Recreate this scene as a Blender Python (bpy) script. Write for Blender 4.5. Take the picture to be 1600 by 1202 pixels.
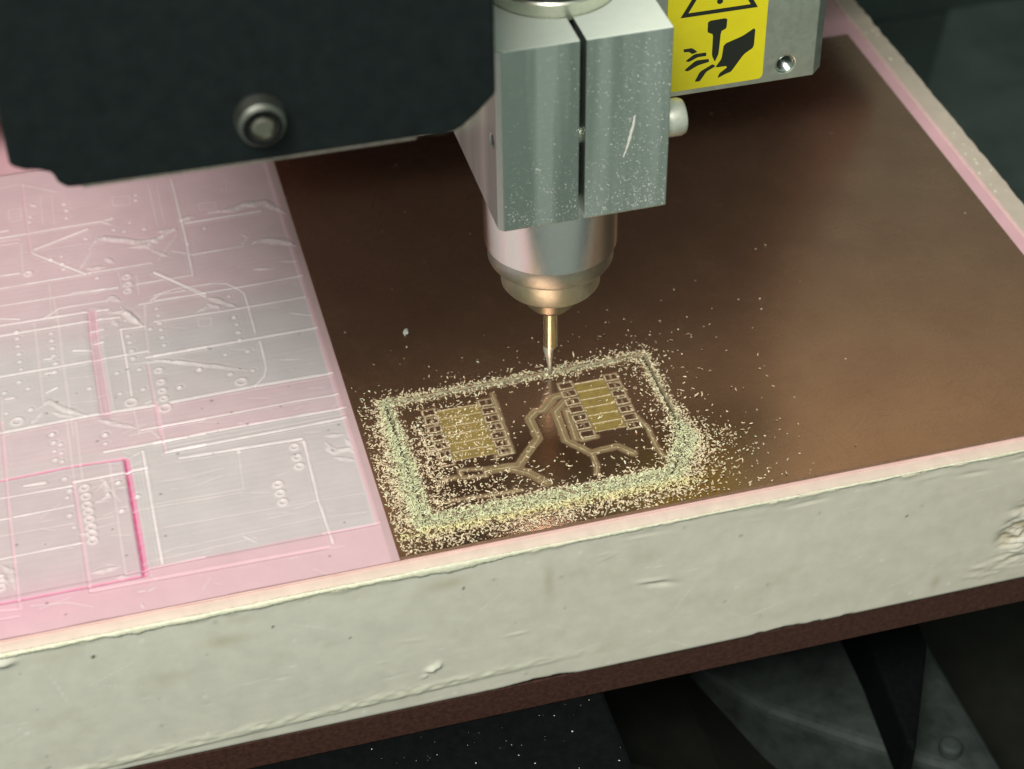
import bpy, bmesh, math, random
import numpy as np
from mathutils import Vector, Matrix

# ---------------------------------------------------------------- scene, camera, light  (all builders work in millimetres; 1 unit = 1 cm)
S = 0.1
scene = bpy.context.scene
for o in list(bpy.data.objects):
    bpy.data.objects.remove(o)
scene.unit_settings.system = 'METRIC'
scene.unit_settings.scale_length = 0.01

cam_d = bpy.data.cameras.new('camera')
cam = bpy.data.objects.new('camera', cam_d)
scene.collection.objects.link(cam)
scene.camera = cam
cam_d.sensor_width = 36.0
cam_d.lens = 68.24
cam_d.clip_start = 0.5
cam_d.clip_end = 2000.0
def aim(az, el, roll):
    f = Vector((math.sin(az) * math.cos(el), math.cos(az) * math.cos(el), -math.sin(el)))
    r = f.cross(Vector((0, 0, 1))).normalized(); d = f.cross(r)
    r2 = math.cos(roll) * r + math.sin(roll) * d; d2 = -math.sin(roll) * r + math.cos(roll) * d
    m = Matrix((r2, -d2, -f)).transposed()
    return m.to_4x4()
cam.matrix_world = Matrix.Translation(Vector((-84.07, -293.02, 254.46)) * S) @ aim(math.radians(14.526), math.radians(40.184), math.radians(.909))
cam_d.dof.use_dof = True
cam_d.dof.focus_distance = 378 * S
cam_d.dof.aperture_fstop = 0.22

world = bpy.data.worlds.new('World'); scene.world = world; world.use_nodes = True
bg = world.node_tree.nodes['Background']
bg.inputs['Color'].default_value = (.84, 1.0, .88, 1); bg.inputs['Strength'].default_value = 0.30

def area_lamp(name, loc, target, sx, sy, watts, color):
    l = bpy.data.lights.new(name, 'AREA'); l.shape = 'RECTANGLE'; l.size = sx * S; l.size_y = sy * S; l.energy = watts; l.color = color
    o = bpy.data.objects.new(name, l); scene.collection.objects.link(o)
    p = Vector(loc) * S; o.location = p
    o.rotation_euler = (Vector(target) * S - p).to_track_quat('-Z', 'Y').to_euler()
    return o
area_lamp('room_light', (-250, -420, 590), (0, 20, 0), 300, 260, 60000, (1.0, .955, .91))
area_lamp('wedge_reflection_light', (300, 375, 210), (120, 0, 100), 280, 330, 480, (.86, 1.0, .92))  # added unseen lamp, reflects as the olive wedge in the copper
area_lamp('warm_reflection_light', (120, 340, 430), (40, -10, 0), 520, 190, 1650, (1.0, .80, .50))  # added unseen lamp for the golden reflection along the copper's front

vs = scene.view_settings
scene.display_settings.display_device = 'sRGB'
vs.view_transform = 'Standard'; vs.look = 'None'; vs.exposure = 0.0; vs.gamma = 1.0; vs.use_curve_mapping = False
scene.cycles.max_bounces = 8
scene.cycles.use_denoising = True
scene.cycles.caustics_reflective = False

# ---------------------------------------------------------------- engraved line work (mm on the sheet / on the board)
SHEET_STROKES=[('w',0.3,[(-105.75,80.53),(-83.39,80.79)]),('t',0.5,[(-83.39,80.79),(-80.39,81.75)]),('t',0.4,[(-83.37,81.04),(-80.44,78.63)]),('w',0.4,[(-98.59,73.91),(-86.5,78.57)]),('w',0.34,[(-99.25,72.6),(-88.71,61.69)]),('w',0.3,[(-106.99,61.4),(-87.6,61.61)]),('w',0.3,[(-87.88,61.69),(-74.12,61.65)]),('p',0.3,[(-105.85,79.03),(-101.61,78.83)]),('p',0.3,[(-105.95,77.44),(-101.99,77.56)]),('p',0.3,[(-99.43,100.93),(-99.54,81.82),(-99.53,72.68)]),('f',0.3,[(-101.48,76.76),(-101.88,65.47)]),('w',0.3,[(-106.68,66.12),(-102.54,65.9)]),('w',0.28,[(-65.73,93.38),(-65.61,69.98),(-66.01,54.68)]),('f',0.25,[(-71.12,93.29),(-71.08,74.64)]),('f',0.25,[(-69.24,91.65),(-69.49,75.73)]),('w',0.28,[(-78.31,54.74),(-66.01,54.68)]),('w',0.28,[(-92.07,55.45),(-82.2,54.76)]),('t',0.7,[(-86.68,70.98),(-84.62,74.44),(-82.12,73.72),(-75.35,70.25),(-72.47,70.43),(-67.23,73.02)]),('t',0.7,[(-78.07,69.01),(-74.12,68.63),(-70.06,71.26)]),('t',0.5,[(-74.21,67.9),(-69.75,62.62)]),('t',0.35,[(-89.66,63.42),(-86.17,70.34)]),('t',0.5,[(-87.98,63.43),(-84.08,63.19)]),('t',0.5,[(-83.72,66.64),(-82.01,64.16)]),('t',0.5,[(-71.54,73.23),(-67.23,73.02)]),('f',0.4,[(-72.61,62.45),(-67.56,70.54)]),('w',0.4,[(-74.01,57.95),(-64.3,47.01)]),('t',0.6,[(-65.93,76.27),(-62.63,76.89)]),('t',0.5,[(-81.04,81.15),(-80.11,81.67)]),('f',0.25,[(-79.82,89.82),(-75.76,89.19),(-76.18,85.55),(-79.92,86.1),(-79.82,89.82)]),('f',0.25,[(-103.33,91.27),(-100.45,90.97),(-100.79,86.32),(-103.36,86.54),(-103.33,91.27)]),('f',0.3,[(-81.61,60.13),(-81.42,54.3)]),('f',0.3,[(-77.92,58.1),(-78.2,51.0)]),('t',0.4,[(-98.31,92.48),(-96.4,90.86)]),('w',0.3,[(-105.59,83.04),(-103.88,83.07)]),('f',0.3,[(-104.45,100.74),(-100.01,101.1)]),('f',0.25,[(-101.45,73.23),(-90.45,73.08),(-78.01,72.03)]),('f',0.5,[(-99.19,100.31),(-92.21,95.56)]),('f',0.25,[(-95.78,94.97),(-96.12,83.42)]),('f',0.25,[(-93.2,94.23),(-93.6,82.69)]),('w',0.3,[(-107.39,55.15),(-82.2,54.76)]),('w',0.3,[(-98.71,48.03),(-95.23,50.73),(-85.13,50.63)]),('w',0.42,[(-107.85,48.14),(-89.79,47.78)]),('w',0.4,[(-87.63,47.62),(-85.2,47.39)]),('w',0.42,[(-108.07,44.59),(-89.57,44.5)]),('w',0.4,[(-87.95,44.49),(-83.11,44.02)]),('w',0.3,[(-107.69,50.61),(-103.74,49.25)]),('w',0.42,[(-108.96,30.84),(-78.71,30.86)]),('w',0.5,[(-110.11,13.04),(-92.63,13.49),(-79.58,13.04)]),('h',1.5,[(-88.6,47.44),(-89.14,36.71),(-89.19,13.32)]),('p',0.25,[(-89.26,47.63),(-89.79,36.9),(-90.06,13.57)]),('p',0.25,[(-87.89,47.23),(-88.36,36.49),(-88.27,13.06)]),('f',0.3,[(-87.71,36.31),(-87.62,13.69)]),('w',0.34,[(-83.34,39.53),(-83.36,29.78),(-83.58,17.49)]),('w',0.34,[(-83.31,39.75),(-78.21,39.42)]),('f',0.4,[(-77.43,47.02),(-78.21,39.42),(-78.53,30.15)]),('p',0.3,[(-79.2,26.85),(-79.24,15.83),(-79.47,3.72)]),('f',0.3,[(-83.67,13.38),(-83.47,5.25)]),('t',0.6,[(-85.03,46.41),(-82.07,46.03),(-78.68,40.01)]),('t',0.5,[(-84.48,43.95),(-83.67,41.44)]),('t',0.6,[(-85.13,50.63),(-83.93,51.6),(-82.2,49.79)]),('t',0.5,[(-82.4,47.98),(-78.71,39.79)]),('w',0.42,[(-79.22,28.81),(-66.93,28.81)]),('t',0.35,[(-82.78,27.88),(-75.98,27.15),(-67.68,23.56)]),('f',0.4,[(-100.83,46.81),(-101.01,32.65),(-101.12,20.0)]),('f',0.4,[(-95.93,45.86),(-96.14,31.26),(-96.1,17.34)]),('f',0.4,[(-96.12,54.73),(-95.93,45.86)]),('f',0.3,[(-96.63,60.1),(-97.07,49.87)]),('f',0.3,[(-96.29,16.57),(-96.15,8.46)]),('w',0.35,[(-108.42,23.33),(-106.89,23.31)]),('w',0.35,[(-99.85,34.06),(-98.27,34.04)]),('w',0.35,[(-93.66,35.35),(-90.04,34.32)]),('w',0.35,[(-99.97,29.34),(-98.15,29.25)]),('w',0.35,[(-100.23,23.07),(-98.07,24.13)]),('w',0.35,[(-89.53,40.85),(-86.97,40.8)]),('w',0.35,[(-89.29,36.54),(-87.43,36.45)]),('t',0.5,[(-102.65,18.39),(-99.92,20.49),(-96.67,16.68),(-92.63,13.49)]),('t',0.4,[(-104.26,13.97),(-101.75,16.9),(-100.78,19.49)]),('t',0.4,[(-99.94,17.2),(-97.81,15.37),(-94.86,14.12)]),('t',0.5,[(-90.52,11.67),(-83.61,7.29)]),('w',0.28,[(-82.97,6.3),(-70.18,6.28)]),('w',0.28,[(-76.07,48.03),(-73.65,49.69),(-68.39,49.6)]),('w',0.3,[(-78.63,47.36),(-64.24,47.46)]),('t',0.3,[(-81.53,14.01),(-79.56,15.3)]),('f',0.25,[(-95.28,26.3),(-90.61,26.03)]),('f',0.25,[(-95.49,18.4),(-90.4,17.77)]),('f',0.25,[(-109.12,24.36),(-109.53,14.27)]),('w',0.4,[(-64.97,74.69),(-47.68,74.67)]),('t',0.7,[(-59.03,77.42),(-52.88,77.23),(-50.29,78.61),(-46.24,77.97),(-41.94,71.96)]),('t',0.4,[(-50.94,78.27),(-47.34,76.69)]),('w',0.25,[(-69.16,64.94),(-64.96,62.23),(-53.46,62.43)]),('t',0.8,[(-51.38,62.83),(-49.21,63.73),(-44.87,61.97),(-42.18,59.18)]),('t',0.35,[(-52.93,53.35),(-47.69,52.33)]),('t',0.35,[(-46.98,54.83),(-42.11,53.18)]),('w',0.4,[(-74.01,57.95),(-64.43,46.1)]),('t',0.5,[(-64.43,46.1),(-61.9,44.44),(-58.07,40.53)]),('w',0.3,[(-75.05,49.62),(-70.74,50.75),(-62.4,50.51),(-59.44,49.66),(-57.54,47.44),(-56.22,45.16),(-56.07,40.89),(-56.07,34.9),(-56.06,30.82)]),('w',0.32,[(-75.27,47.8),(-57.54,47.44),(-42.82,47.77)]),('w',0.32,[(-76.19,40.44),(-58.7,40.02),(-43.66,40.14)]),('t',0.5,[(-67.06,41.26),(-64.03,43.17),(-62.24,42.2),(-61.94,40.49)]),('t',0.25,[(-48.28,36.11),(-42.21,32.98)]),('f',0.25,[(-60.78,81.64),(-57.02,81.09),(-57.4,78.54),(-61.14,79.09),(-60.78,81.64)]),('f',0.25,[(-55.0,88.63),(-53.4,89.26),(-53.96,85.6),(-55.47,85.49)]),('t',0.3,[(-54.66,65.81),(-52.77,66.79),(-51.82,65.5),(-53.31,63.39),(-54.62,64.27)]),('w',0.3,[(-55.59,27.56),(-55.76,18.75),(-56.6,16.1),(-58.97,13.44)]),('w',0.42,[(-77.62,28.9),(-43.23,28.81)]),('t',0.4,[(-77.76,27.72),(-67.04,22.94),(-58.44,18.55)]),('t',0.3,[(-52.36,20.69),(-47.99,19.69)]),('w',0.48,[(-76.09,13.08),(-58.97,13.44),(-43.03,13.18)]),('w',0.28,[(-79.0,6.22),(-51.89,6.5),(-43.04,6.31)]),('w',0.35,[(-81.0,1.65),(-74.56,1.82)]),('w',0.38,[(-73.98,1.88),(-62.59,2.0),(-42.47,1.73)]),('f',0.25,[(-78.97,-0.25),(-56.3,-0.25),(-42.83,-0.09)]),('w',0.4,[(-79.16,-1.73),(-43.07,-1.3)]),('w',0.4,[(-106.65,-3.79),(-102.82,-3.95)]),('w',0.42,[(-76.65,-4.18),(-52.68,-5.08)]),('f',0.35,[(-52.68,-5.08),(-52.43,-11.51)]),('p',0.3,[(-78.89,13.97),(-79.1,-1.31)]),('f',0.3,[(-67.17,38.99),(-64.32,38.43),(-64.72,35.73),(-67.26,36.2),(-67.17,38.99)]),('t',0.3,[(-63.87,3.04),(-62.7,3.16)]),('t',0.4,[(-48.22,-5.23),(-44.29,-5.91)]),('t',0.5,[(-48.27,-7.0),(-46.93,-10.46),(-44.31,-10.33),(-43.2,-11.96)]),('t',0.4,[(-47.25,-12.11),(-43.62,-14.01)]),('t',0.4,[(-48.51,-8.25),(-47.55,-10.72)]),('t',0.3,[(-44.19,-6.83),(-43.39,-11.47)]),('h',0.4,[(-111.02,-0.95),(-96.93,-0.65),(-87.06,-1.15)]),('d',0.75,[(-87.06,-1.15),(-87.12,-13.19),(-87.22,-34.3)]),('h',0.5,[(-86.44,-1.59),(-86.56,-34.04)]),('w',0.34,[(-83.44,-0.12),(-83.67,-32.14)]),('w',0.34,[(-90.74,1.7),(-70.92,1.55)]),('w',0.34,[(-79.11,-1.61),(-71.36,-1.47)]),('w',0.4,[(-97.37,-5.33),(-83.22,-5.21)]),('w',0.3,[(-111.35,-6.07),(-97.78,-6.21)]),('w',0.28,[(-109.35,-11.99),(-97.97,-11.82)]),('w',0.28,[(-111.73,-12.03),(-109.83,-12.09)]),('f',0.28,[(-112.02,-16.47),(-98.43,-16.76)]),('w',0.3,[(-112.42,-22.63),(-97.38,-22.49)]),('f',0.25,[(-94.3,-16.97),(-91.09,-16.92)]),('f',0.3,[(-87.19,-16.58),(-73.6,-17.03),(-66.4,-17.1)]),('h',0.5,[(-113.17,-34.29),(-97.29,-34.36),(-87.07,-34.35)]),('p',0.35,[(-90.33,-32.97),(-75.84,-32.52)]),('p',0.45,[(-97.12,-35.74),(-87.25,-35.86),(-76.34,-36.03),(-53.2,-36.39)]),('p',0.4,[(-97.35,-5.08),(-97.19,-20.43),(-97.1,-35.53)]),('f',0.35,[(-97.05,12.72),(-97.28,-4.35)]),('f',0.35,[(-95.4,12.25),(-95.68,-4.8)]),('f',0.32,[(-90.07,-1.33),(-90.48,-32.93)]),('p',0.35,[(-109.57,16.29),(-109.95,-9.16),(-109.85,-34.57),(-109.71,-36.79)]),('p',0.3,[(-113.43,-38.33),(-110.13,-38.4)]),('p',0.3,[(-113.29,-36.21),(-110.01,-36.71)]),('t',0.35,[(-93.48,-8.92),(-91.28,-6.56),(-91.1,-11.08),(-93.46,-11.88),(-91.23,-12.27)]),('t',0.5,[(-96.32,-30.83),(-90.99,-30.52)]),('t',0.5,[(-91.94,-33.42),(-90.41,-33.63)]),('t',0.5,[(-112.5,-23.98),(-110.5,-26.37),(-110.23,-31.37)]),('t',0.5,[(-112.71,-27.1),(-111.04,-29.81)]),('f',0.4,[(-85.34,5.13),(-81.24,5.55),(-79.86,3.04)]),('f',0.3,[(-92.18,-5.8),(-89.37,-13.04)]),('t',0.3,[(-97.89,-19.52),(-95.91,-20.32)]),('t',0.3,[(-85.88,-0.98),(-83.57,0.18)]),('t',0.3,[(-89.9,-8.95),(-87.31,-9.18)]),('f',0.3,[(-107.87,-36.44),(-101.26,-37.43),(-97.21,-39.67)]),('t',0.3,[(-88.43,-37.98),(-87.51,-38.02)]),('t',0.3,[(-88.64,-41.0),(-88.07,-42.68)]),('t',0.3,[(-86.94,-38.4),(-85.28,-37.54)]),('w',0.3,[(-52.41,-5.96),(-52.81,-22.96),(-52.31,-35.65)]),('p',0.4,[(-53.64,-32.47),(-42.91,-32.66)]),('f',0.22,[(-65.36,-5.79),(-66.02,-16.25),(-83.16,-15.82)]),('f',0.22,[(-53.28,-28.07),(-44.59,-28.95)]),('t',0.22,[(-68.42,-28.28),(-65.58,-31.55)]),('f',0.22,[(-82.09,-22.63),(-43.97,-23.63)]),('f',0.2,[(-80.03,-28.85),(-53.26,-27.93)]),('f',0.22,[(-86.94,-31.04),(-65.82,-30.07)])]
SHEET_DOTS=[(-93.01,69.81),(-92.97,67.07),(-93.02,64.88),(-95.29,69.47),(-80.63,76.88),(-78.48,75.49),(-76.82,78.63),(-73.9,75.2),(-98.85,85.25),(-98.56,87.25),(-90.28,87.5),(-90.56,84.42),(-90.62,90.26),(-87.12,75.16),(-86.12,59.73),(-74.27,89.3),(-74.51,87.21),(-104.6,42.92),(-104.65,40.27),(-104.58,37.6),(-104.64,34.99),(-104.56,32.37),(-105.25,28.3),(-108.4,25.61),(-103.63,25.72),(-108.46,19.02),(-103.63,18.87),(-97.54,42.7),(-97.61,40.25),(-97.7,37.61),(-97.66,34.96),(-97.5,32.3),(-97.73,29.56),(-81.97,37.34),(-81.82,35.07),(-81.76,32.17),(-81.79,29.55),(-81.89,42.76),(-74.92,45.14),(-74.83,42.57),(-74.9,39.84),(-74.92,37.57),(-74.99,34.89),(-74.93,32.2),(-85.53,25.65),(-85.63,18.91),(-80.93,25.62),(-80.93,19.03),(-91.5,22.26),(-68.94,22.19),(-73.67,17.59),(-104.55,45.38),(-100.05,9.97),(-89.97,7.1),(-77.11,38.43),(-63.06,25.47),(-58.38,25.37),(-68.96,22.04),(-63.02,18.89),(-73.75,17.43),(-59.36,37.53),(-59.16,34.9),(-59.28,32.14),(-59.37,29.64),(-58.4,18.78),(-65.05,-5.3),(-100.13,10.13),(-100.02,7.47),(-100.08,4.87),(-100.13,2.31),(-98.77,6.59),(-98.83,4.0),(-98.89,1.44),(-98.85,-3.65),(-98.2,-7.33),(-98.85,-9.12),(-98.84,-14.24),(-98.36,-17.73),(-89.86,6.94),(-90.13,4.39),(-89.11,-7.67),(-85.75,-12.6),(-89.01,-15.58),(-91.37,-10.51),(-88.76,-7.52),(-86.07,-12.6),(-89.35,-15.73),(-59.3,45.1),(-59.38,37.45),(-60.74,71.66),(-65.18,66.81)]
SHEET_RINGS=[(-79.87,58.17,0.9),(-79.92,55.3,0.9),(-80.18,52.99,0.9),(-100.64,65.36,0.9),(-83.81,15.48,1.3),(-106.53,15.83,1.3),(-77.42,11.8,1.3),(-77.16,24.11,0.8),(-77.12,20.26,0.8),(-77.23,17.35,0.8),(-77.28,14.86,0.8),(-61.27,15.76,1.25),(-95.44,-7.37,0.95),(-95.36,-9.87,0.95),(-95.44,-12.3,0.95),(-95.31,-14.28,0.95),(-95.36,-16.43,0.95),(-95.26,-18.61,0.95),(-95.29,-20.5,0.95),(-95.32,-22.37,0.95),(-54.38,-6.97,0.95),(-54.43,-10.06,0.95),(-54.42,-12.76,0.95),(-59.37,-16.65,0.95),(-59.33,-19.27,0.95),(-59.29,-21.86,0.95),(-112.73,-27.54,0.9),(-112.74,-30.0,0.9)]
TRACE_STROKES=[('c',1.5,[(0.23,-7.34),(-1.49,-7.54),(-4.52,-10.81),(-6.13,-10.71),(-7.98,-12.54),(-7.85,-15.27),(-7.76,-18.63),(-9.86,-20.88),(-13.71,-25.4)]),('c',1.4,[(0.23,-9.41),(-2.43,-11.86),(-2.78,-20.71),(1.01,-25.71),(2.6,-25.3),(6.48,-25.1),(8.81,-27.93)]),('c',1.2,[(-0.24,-12.03),(-0.76,-20.84)]),('c',0.9,[(1.01,-25.71),(0.98,-29.14),(0.26,-31.49)]),('c',1.8,[(-13.72,-25.4),(-15.59,-25.08),(-19.7,-24.88)]),('c',1.6,[(-15.36,-25.57),(-12.34,-27.77),(-9.76,-31.42)]),('c',0.9,[(-13.13,-3.24),(-13.81,-21.15),(-17.16,-21.39)]),('c',0.9,[(12.75,-17.55),(13.87,-21.46),(13.77,-27.17),(14.19,-30.33)]),('c',0.8,[(-24.91,-23.39),(-20.07,-24.23),(-20.42,-26.27),(-25.1,-25.58),(-24.91,-23.39)]),('c',1.0,[(0.23,-21.48),(3.4,-21.23)]),('c',1.0,[(-28.54,-25.02),(-26.08,-25.19)]),('c',0.8,[(-28.97,-31.18),(-21.98,-31.61),(-14.96,-32.04)])]
# ---------------------------------------------------------------- helpers
COL = bpy.context.scene.collection
rng = np.random.default_rng(7)

def link(o, parent=None):
    COL.objects.link(o)
    if parent is not None:
        o.parent = parent
    return o

def empty(name, loc=(0, 0, 0), label=None, cat=None, group=None):
    o = bpy.data.objects.new(name, None)
    o.empty_display_size = 0.2
    link(o)
    tag(o, label, cat, group)
    return o

def tag(o, label=None, cat=None, group=None, kind=None):
    if label: o["label"] = label
    if cat: o["category"] = cat
    if group: o["group"] = group
    if kind: o["kind"] = kind
    return o

def finish(name, me, material, parent=None, smooth=None, bevel=None, seg=2):
    me.materials.append(material)
    o = bpy.data.objects.new(name, me)
    link(o, parent)
    if smooth is not None:
        me.polygons.foreach_set('use_smooth', [bool(smooth)] * len(me.polygons))
    if bevel:
        m = o.modifiers.new('edge', 'BEVEL')
        m.width = bevel * S
        m.segments = seg
        m.limit_method = 'ANGLE'
        m.angle_limit = math.radians(35)
        m.harden_normals = False
    return o

def mesh_np(verts, faces, colors=None):
    """verts (n,3) in mm, faces (m,k) int array"""
    verts = np.asarray(verts, dtype=np.float32) * S
    faces = np.asarray(faces, dtype=np.int32)
    me = bpy.data.meshes.new('m')
    me.vertices.add(len(verts)); me.vertices.foreach_set('co', verts.ravel())
    k = faces.shape[1]
    me.loops.add(faces.size); me.loops.foreach_set('vertex_index', faces.ravel())
    me.polygons.add(len(faces))
    me.polygons.foreach_set('loop_start', np.arange(0, faces.size, k, dtype=np.int32))
    me.polygons.foreach_set('loop_total', np.full(len(faces), k, dtype=np.int32))
    me.update(calc_edges=True)
    if colors is not None:
        a = me.color_attributes.new('tint', 'FLOAT_COLOR', 'POINT')
        c = np.ones((len(verts), 4), dtype=np.float32); c[:, :colors.shape[1]] = colors
        a.data.foreach_set('color', c.ravel())
    return me

def mesh_bm(bm):
    bmesh.ops.recalc_face_normals(bm, faces=bm.faces)
    me = bpy.data.meshes.new('m'); bm.to_mesh(me); bm.free()
    return me

def box_bm(x0, x1, y0, y1, z0, z1, bm=None):
    bm = bm or bmesh.new()
    v = [bm.verts.new((x * S, y * S, z * S)) for z in (z0, z1) for x, y in ((x0, y0), (x1, y0), (x1, y1), (x0, y1))]
    for f in ((3, 2, 1, 0), (4, 5, 6, 7), (0, 1, 5, 4), (1, 2, 6, 5), (2, 3, 7, 6), (3, 0, 4, 7)):
        bm.faces.new([v[i] for i in f])
    return bm

def prism_bm(pts, a0, a1, axis='z', bm=None):
    """2-D outline extruded along an axis; pts (x,y) for z, (x,z) for y"""
    bm = bm or bmesh.new()
    def P(p, a):
        q = {'z': (p[0], p[1], a), 'y': (p[0], a, p[1]), 'x': (a, p[0], p[1])}[axis]
        return bm.verts.new([c * S for c in q])
    lo = [P(p, a0) for p in pts]; hi = [P(p, a1) for p in pts]
    bm.faces.new(lo[::-1]); bm.faces.new(hi)
    n = len(pts)
    for i in range(n):
        bm.faces.new((lo[i], lo[(i + 1) % n], hi[(i + 1) % n], hi[i]))
    return bm

def lathe_bm(profile, seg=96, axis='z', centre=(0, 0, 0), bm=None, cap=True):
    """profile list of (r, t) along the axis"""
    bm = bm or bmesh.new()
    rings = []
    for r, t in profile:
        ring = []
        for k in range(seg):
            a = 2 * math.pi * k / seg
            c, s_ = r * math.cos(a), r * math.sin(a)
            q = {'z': (c, s_, t), 'y': (c, t, s_), 'x': (t, c, s_)}[axis]
            ring.append(bm.verts.new([(q[i] + centre[i]) * S for i in range(3)]))
        rings.append(ring)
    for a, b in zip(rings, rings[1:]):
        for k in range(seg):
            bm.faces.new((a[k], a[(k + 1) % seg], b[(k + 1) % seg], b[k]))
    if cap:
        bm.faces.new(rings[0]); bm.faces.new(rings[-1])
    return bm

def auto_smooth(o, deg=35):
    me = o.data
    me.polygons.foreach_set('use_smooth', [True] * len(me.polygons))
    try:
        me.set_sharp_from_angle(angle=math.radians(deg))
    except Exception:
        pass
    return o

def cut(o, cutter_bm):
    cm = mesh_bm(cutter_bm); c = bpy.data.objects.new('cutter', cm); COL.objects.link(c)
    m = o.modifiers.new('cut', 'BOOLEAN'); m.object = c; m.operation = 'DIFFERENCE'; m.solver = 'EXACT'
    dg = bpy.context.evaluated_depsgraph_get()
    me = bpy.data.meshes.new_from_object(o.evaluated_get(dg))
    o.modifiers.clear(); o.data = me
    bpy.data.objects.remove(c)
    return o

def noise2(shape, cell, seed, octaves=3):
    """smooth value noise in [-1,1], cell in samples"""
    r = np.random.default_rng(seed); out = np.zeros(shape); amp = 1.0; tot = 0
    for _ in range(octaves):
        cy, cx = (cell, cell) if np.isscalar(cell) else cell
        ny, nx = int(shape[0] / cy) + 3, int(shape[1] / cx) + 3
        g = r.uniform(-1, 1, (ny, nx))
        y = np.arange(shape[0]) / cy; x = np.arange(shape[1]) / cx
        yi = y.astype(int); xi = x.astype(int); fy = y - yi; fx = x - xi
        fy = fy * fy * (3 - 2 * fy); fx = fx * fx * (3 - 2 * fx)
        a = g[yi][:, xi]; b = g[yi][:, xi + 1]; c = g[yi + 1][:, xi]; d = g[yi + 1][:, xi + 1]
        out += amp * ((a * (1 - fx) + b * fx) * (1 - fy)[:, None] + (c * (1 - fx) + d * fx) * fy[:, None])
        tot += amp; amp *= 0.5
        cell = (max(cy / 2, 1), max(cx / 2, 1))
    return out / tot

def seg_dist(X, Y, pts):
    """distance of grid points to a polyline, and the parameter along it"""
    best = np.full(X.shape, 1e9); par = np.zeros(X.shape); L = 0.0
    for (x0, y0), (x1, y1) in zip(pts, pts[1:]):
        dx, dy = x1 - x0, y1 - y0; l2 = dx * dx + dy * dy + 1e-9
        t = np.clip(((X - x0) * dx + (Y - y0) * dy) / l2, 0, 1)
        d = np.hypot(X - x0 - t * dx, Y - y0 - t * dy)
        m = d < best
        best[m] = d[m]; par[m] = (L + t * math.sqrt(l2))[m]
        L += math.sqrt(l2)
    return best, par, L

def window(xs, ys, pts, pad):
    a = np.array(pts)
    i0, i1 = np.searchsorted(xs, (a[:, 0].min() - pad, a[:, 0].max() + pad))
    j0, j1 = np.searchsorted(ys, (a[:, 1].min() - pad, a[:, 1].max() + pad))
    return slice(j0, j1), slice(i0, i1)

def grid_mesh(xs, ys, Z, colors=None, order='xy', fixed=None):
    nx, ny = len(xs), len(ys)
    X, Y = np.meshgrid(xs, ys)
    V = np.stack([X, Y, Z], -1).reshape(-1, 3)
    i = np.arange(nx - 1)[None, :] + nx * np.arange(ny - 1)[:, None]
    F = np.stack([i, i + 1, i + 1 + nx, i + nx], -1).reshape(-1, 4)
    return mesh_np(V, F, None if colors is None else colors.reshape(-1, colors.shape[-1]))

# ---------------------------------------------------------------- materials
class NT:
    def __init__(self, name):
        self.m = bpy.data.materials.new(name); self.m.use_nodes = True
        self.t = self.m.node_tree; self.b = self.t.nodes['Principled BSDF']
        self.co = None
    def n(self, typ, **kw):
        nd = self.t.nodes.new(typ)
        for k, v in kw.items():
            setattr(nd, k, v)
        return nd
    def l(self, a, b): self.t.links.new(a, b)
    def coord(self, scale=(1, 1, 1)):
        if self.co is None: self.co = self.n('ShaderNodeTexCoord')
        mp = self.n('ShaderNodeMapping'); mp.inputs['Scale'].default_value = scale
        self.l(self.co.outputs['Object'], mp.inputs['Vector'])
        return mp.outputs['Vector']
    def noise(self, scale, detail=3, rough=.55, stretch=(1, 1, 1), dist=0.0):
        t = self.n('ShaderNodeTexNoise'); t.inputs['Scale'].default_value = scale
        t.inputs['Detail'].default_value = detail; t.inputs['Roughness'].default_value = rough
        t.inputs['Distortion'].default_value = dist
        self.l(self.coord(stretch), t.inputs['Vector'])
        return t.outputs['Fac']
    def ramp(self, fac, stops):
        r = self.n('ShaderNodeValToRGB'); e = r.color_ramp.elements
        while len(e) < len(stops): e.new(0.5)
        for el, (p, c) in zip(e, stops):
            el.position = p; el.color = c if len(c) == 4 else (*c, 1)
        self.l(fac, r.inputs['Fac']); return r.outputs['Color']
    def mix(self, fac, a, b, mode='MIX'):
        m = self.n('ShaderNodeMix', data_type='RGBA', blend_type=mode)
        for sock, v in ((m.inputs[0], fac), (m.inputs[6], a), (m.inputs[7], b)):
            if isinstance(v, (int, float)): sock.default_value = v
            elif isinstance(v, tuple): sock.default_value = v if len(v) == 4 else (*v, 1)
            else: self.l(v, sock)
        return m.outputs[2]
    def bump(self, h, strength, dist=0.01):
        b = self.n('ShaderNodeBump'); b.inputs['Strength'].default_value = strength
        b.inputs['Distance'].default_value = dist
        self.l(h, b.inputs['Height'])
        prev = self.b.inputs['Normal']
        if prev.is_linked: self.l(prev.links[0].from_socket, b.inputs['Normal'])
        self.l(b.outputs['Normal'], prev)
    def set(self, **kw):
        names = dict(base='Base Color', rough='Roughness', metal='Metallic', spec='Specular IOR Level', coat='Coat Weight', coatr='Coat Roughness',
                     sss='Subsurface Weight', sssr='Subsurface Radius', ssss='Subsurface Scale', aniso='Anisotropic', anirot='Anisotropic Rotation', ior='IOR', trans='Transmission Weight')
        for k, v in kw.items():
            s = self.b.inputs[names[k]]
            if isinstance(v, (int, float)): s.default_value = v
            elif isinstance(v, tuple): s.default_value = (*v, 1) if (len(v) == 3 and k == 'base') else v
            else: self.l(v, s)
        return self

def plain(name, base, rough=.5, metal=0.0, grain=0.0, gscale=8., **kw):
    t = NT(name)
    if grain:
        f = t.noise(gscale, 4, .6)
        a = tuple(c * (1 - grain) for c in base); b = tuple(min(1, c * (1 + grain)) for c in base)
        t.set(base=t.ramp(f, [(.3, a), (.7, b)]))
    else:
        t.set(base=base)
    t.set(rough=rough, metal=metal, **kw)
    return t

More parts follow.
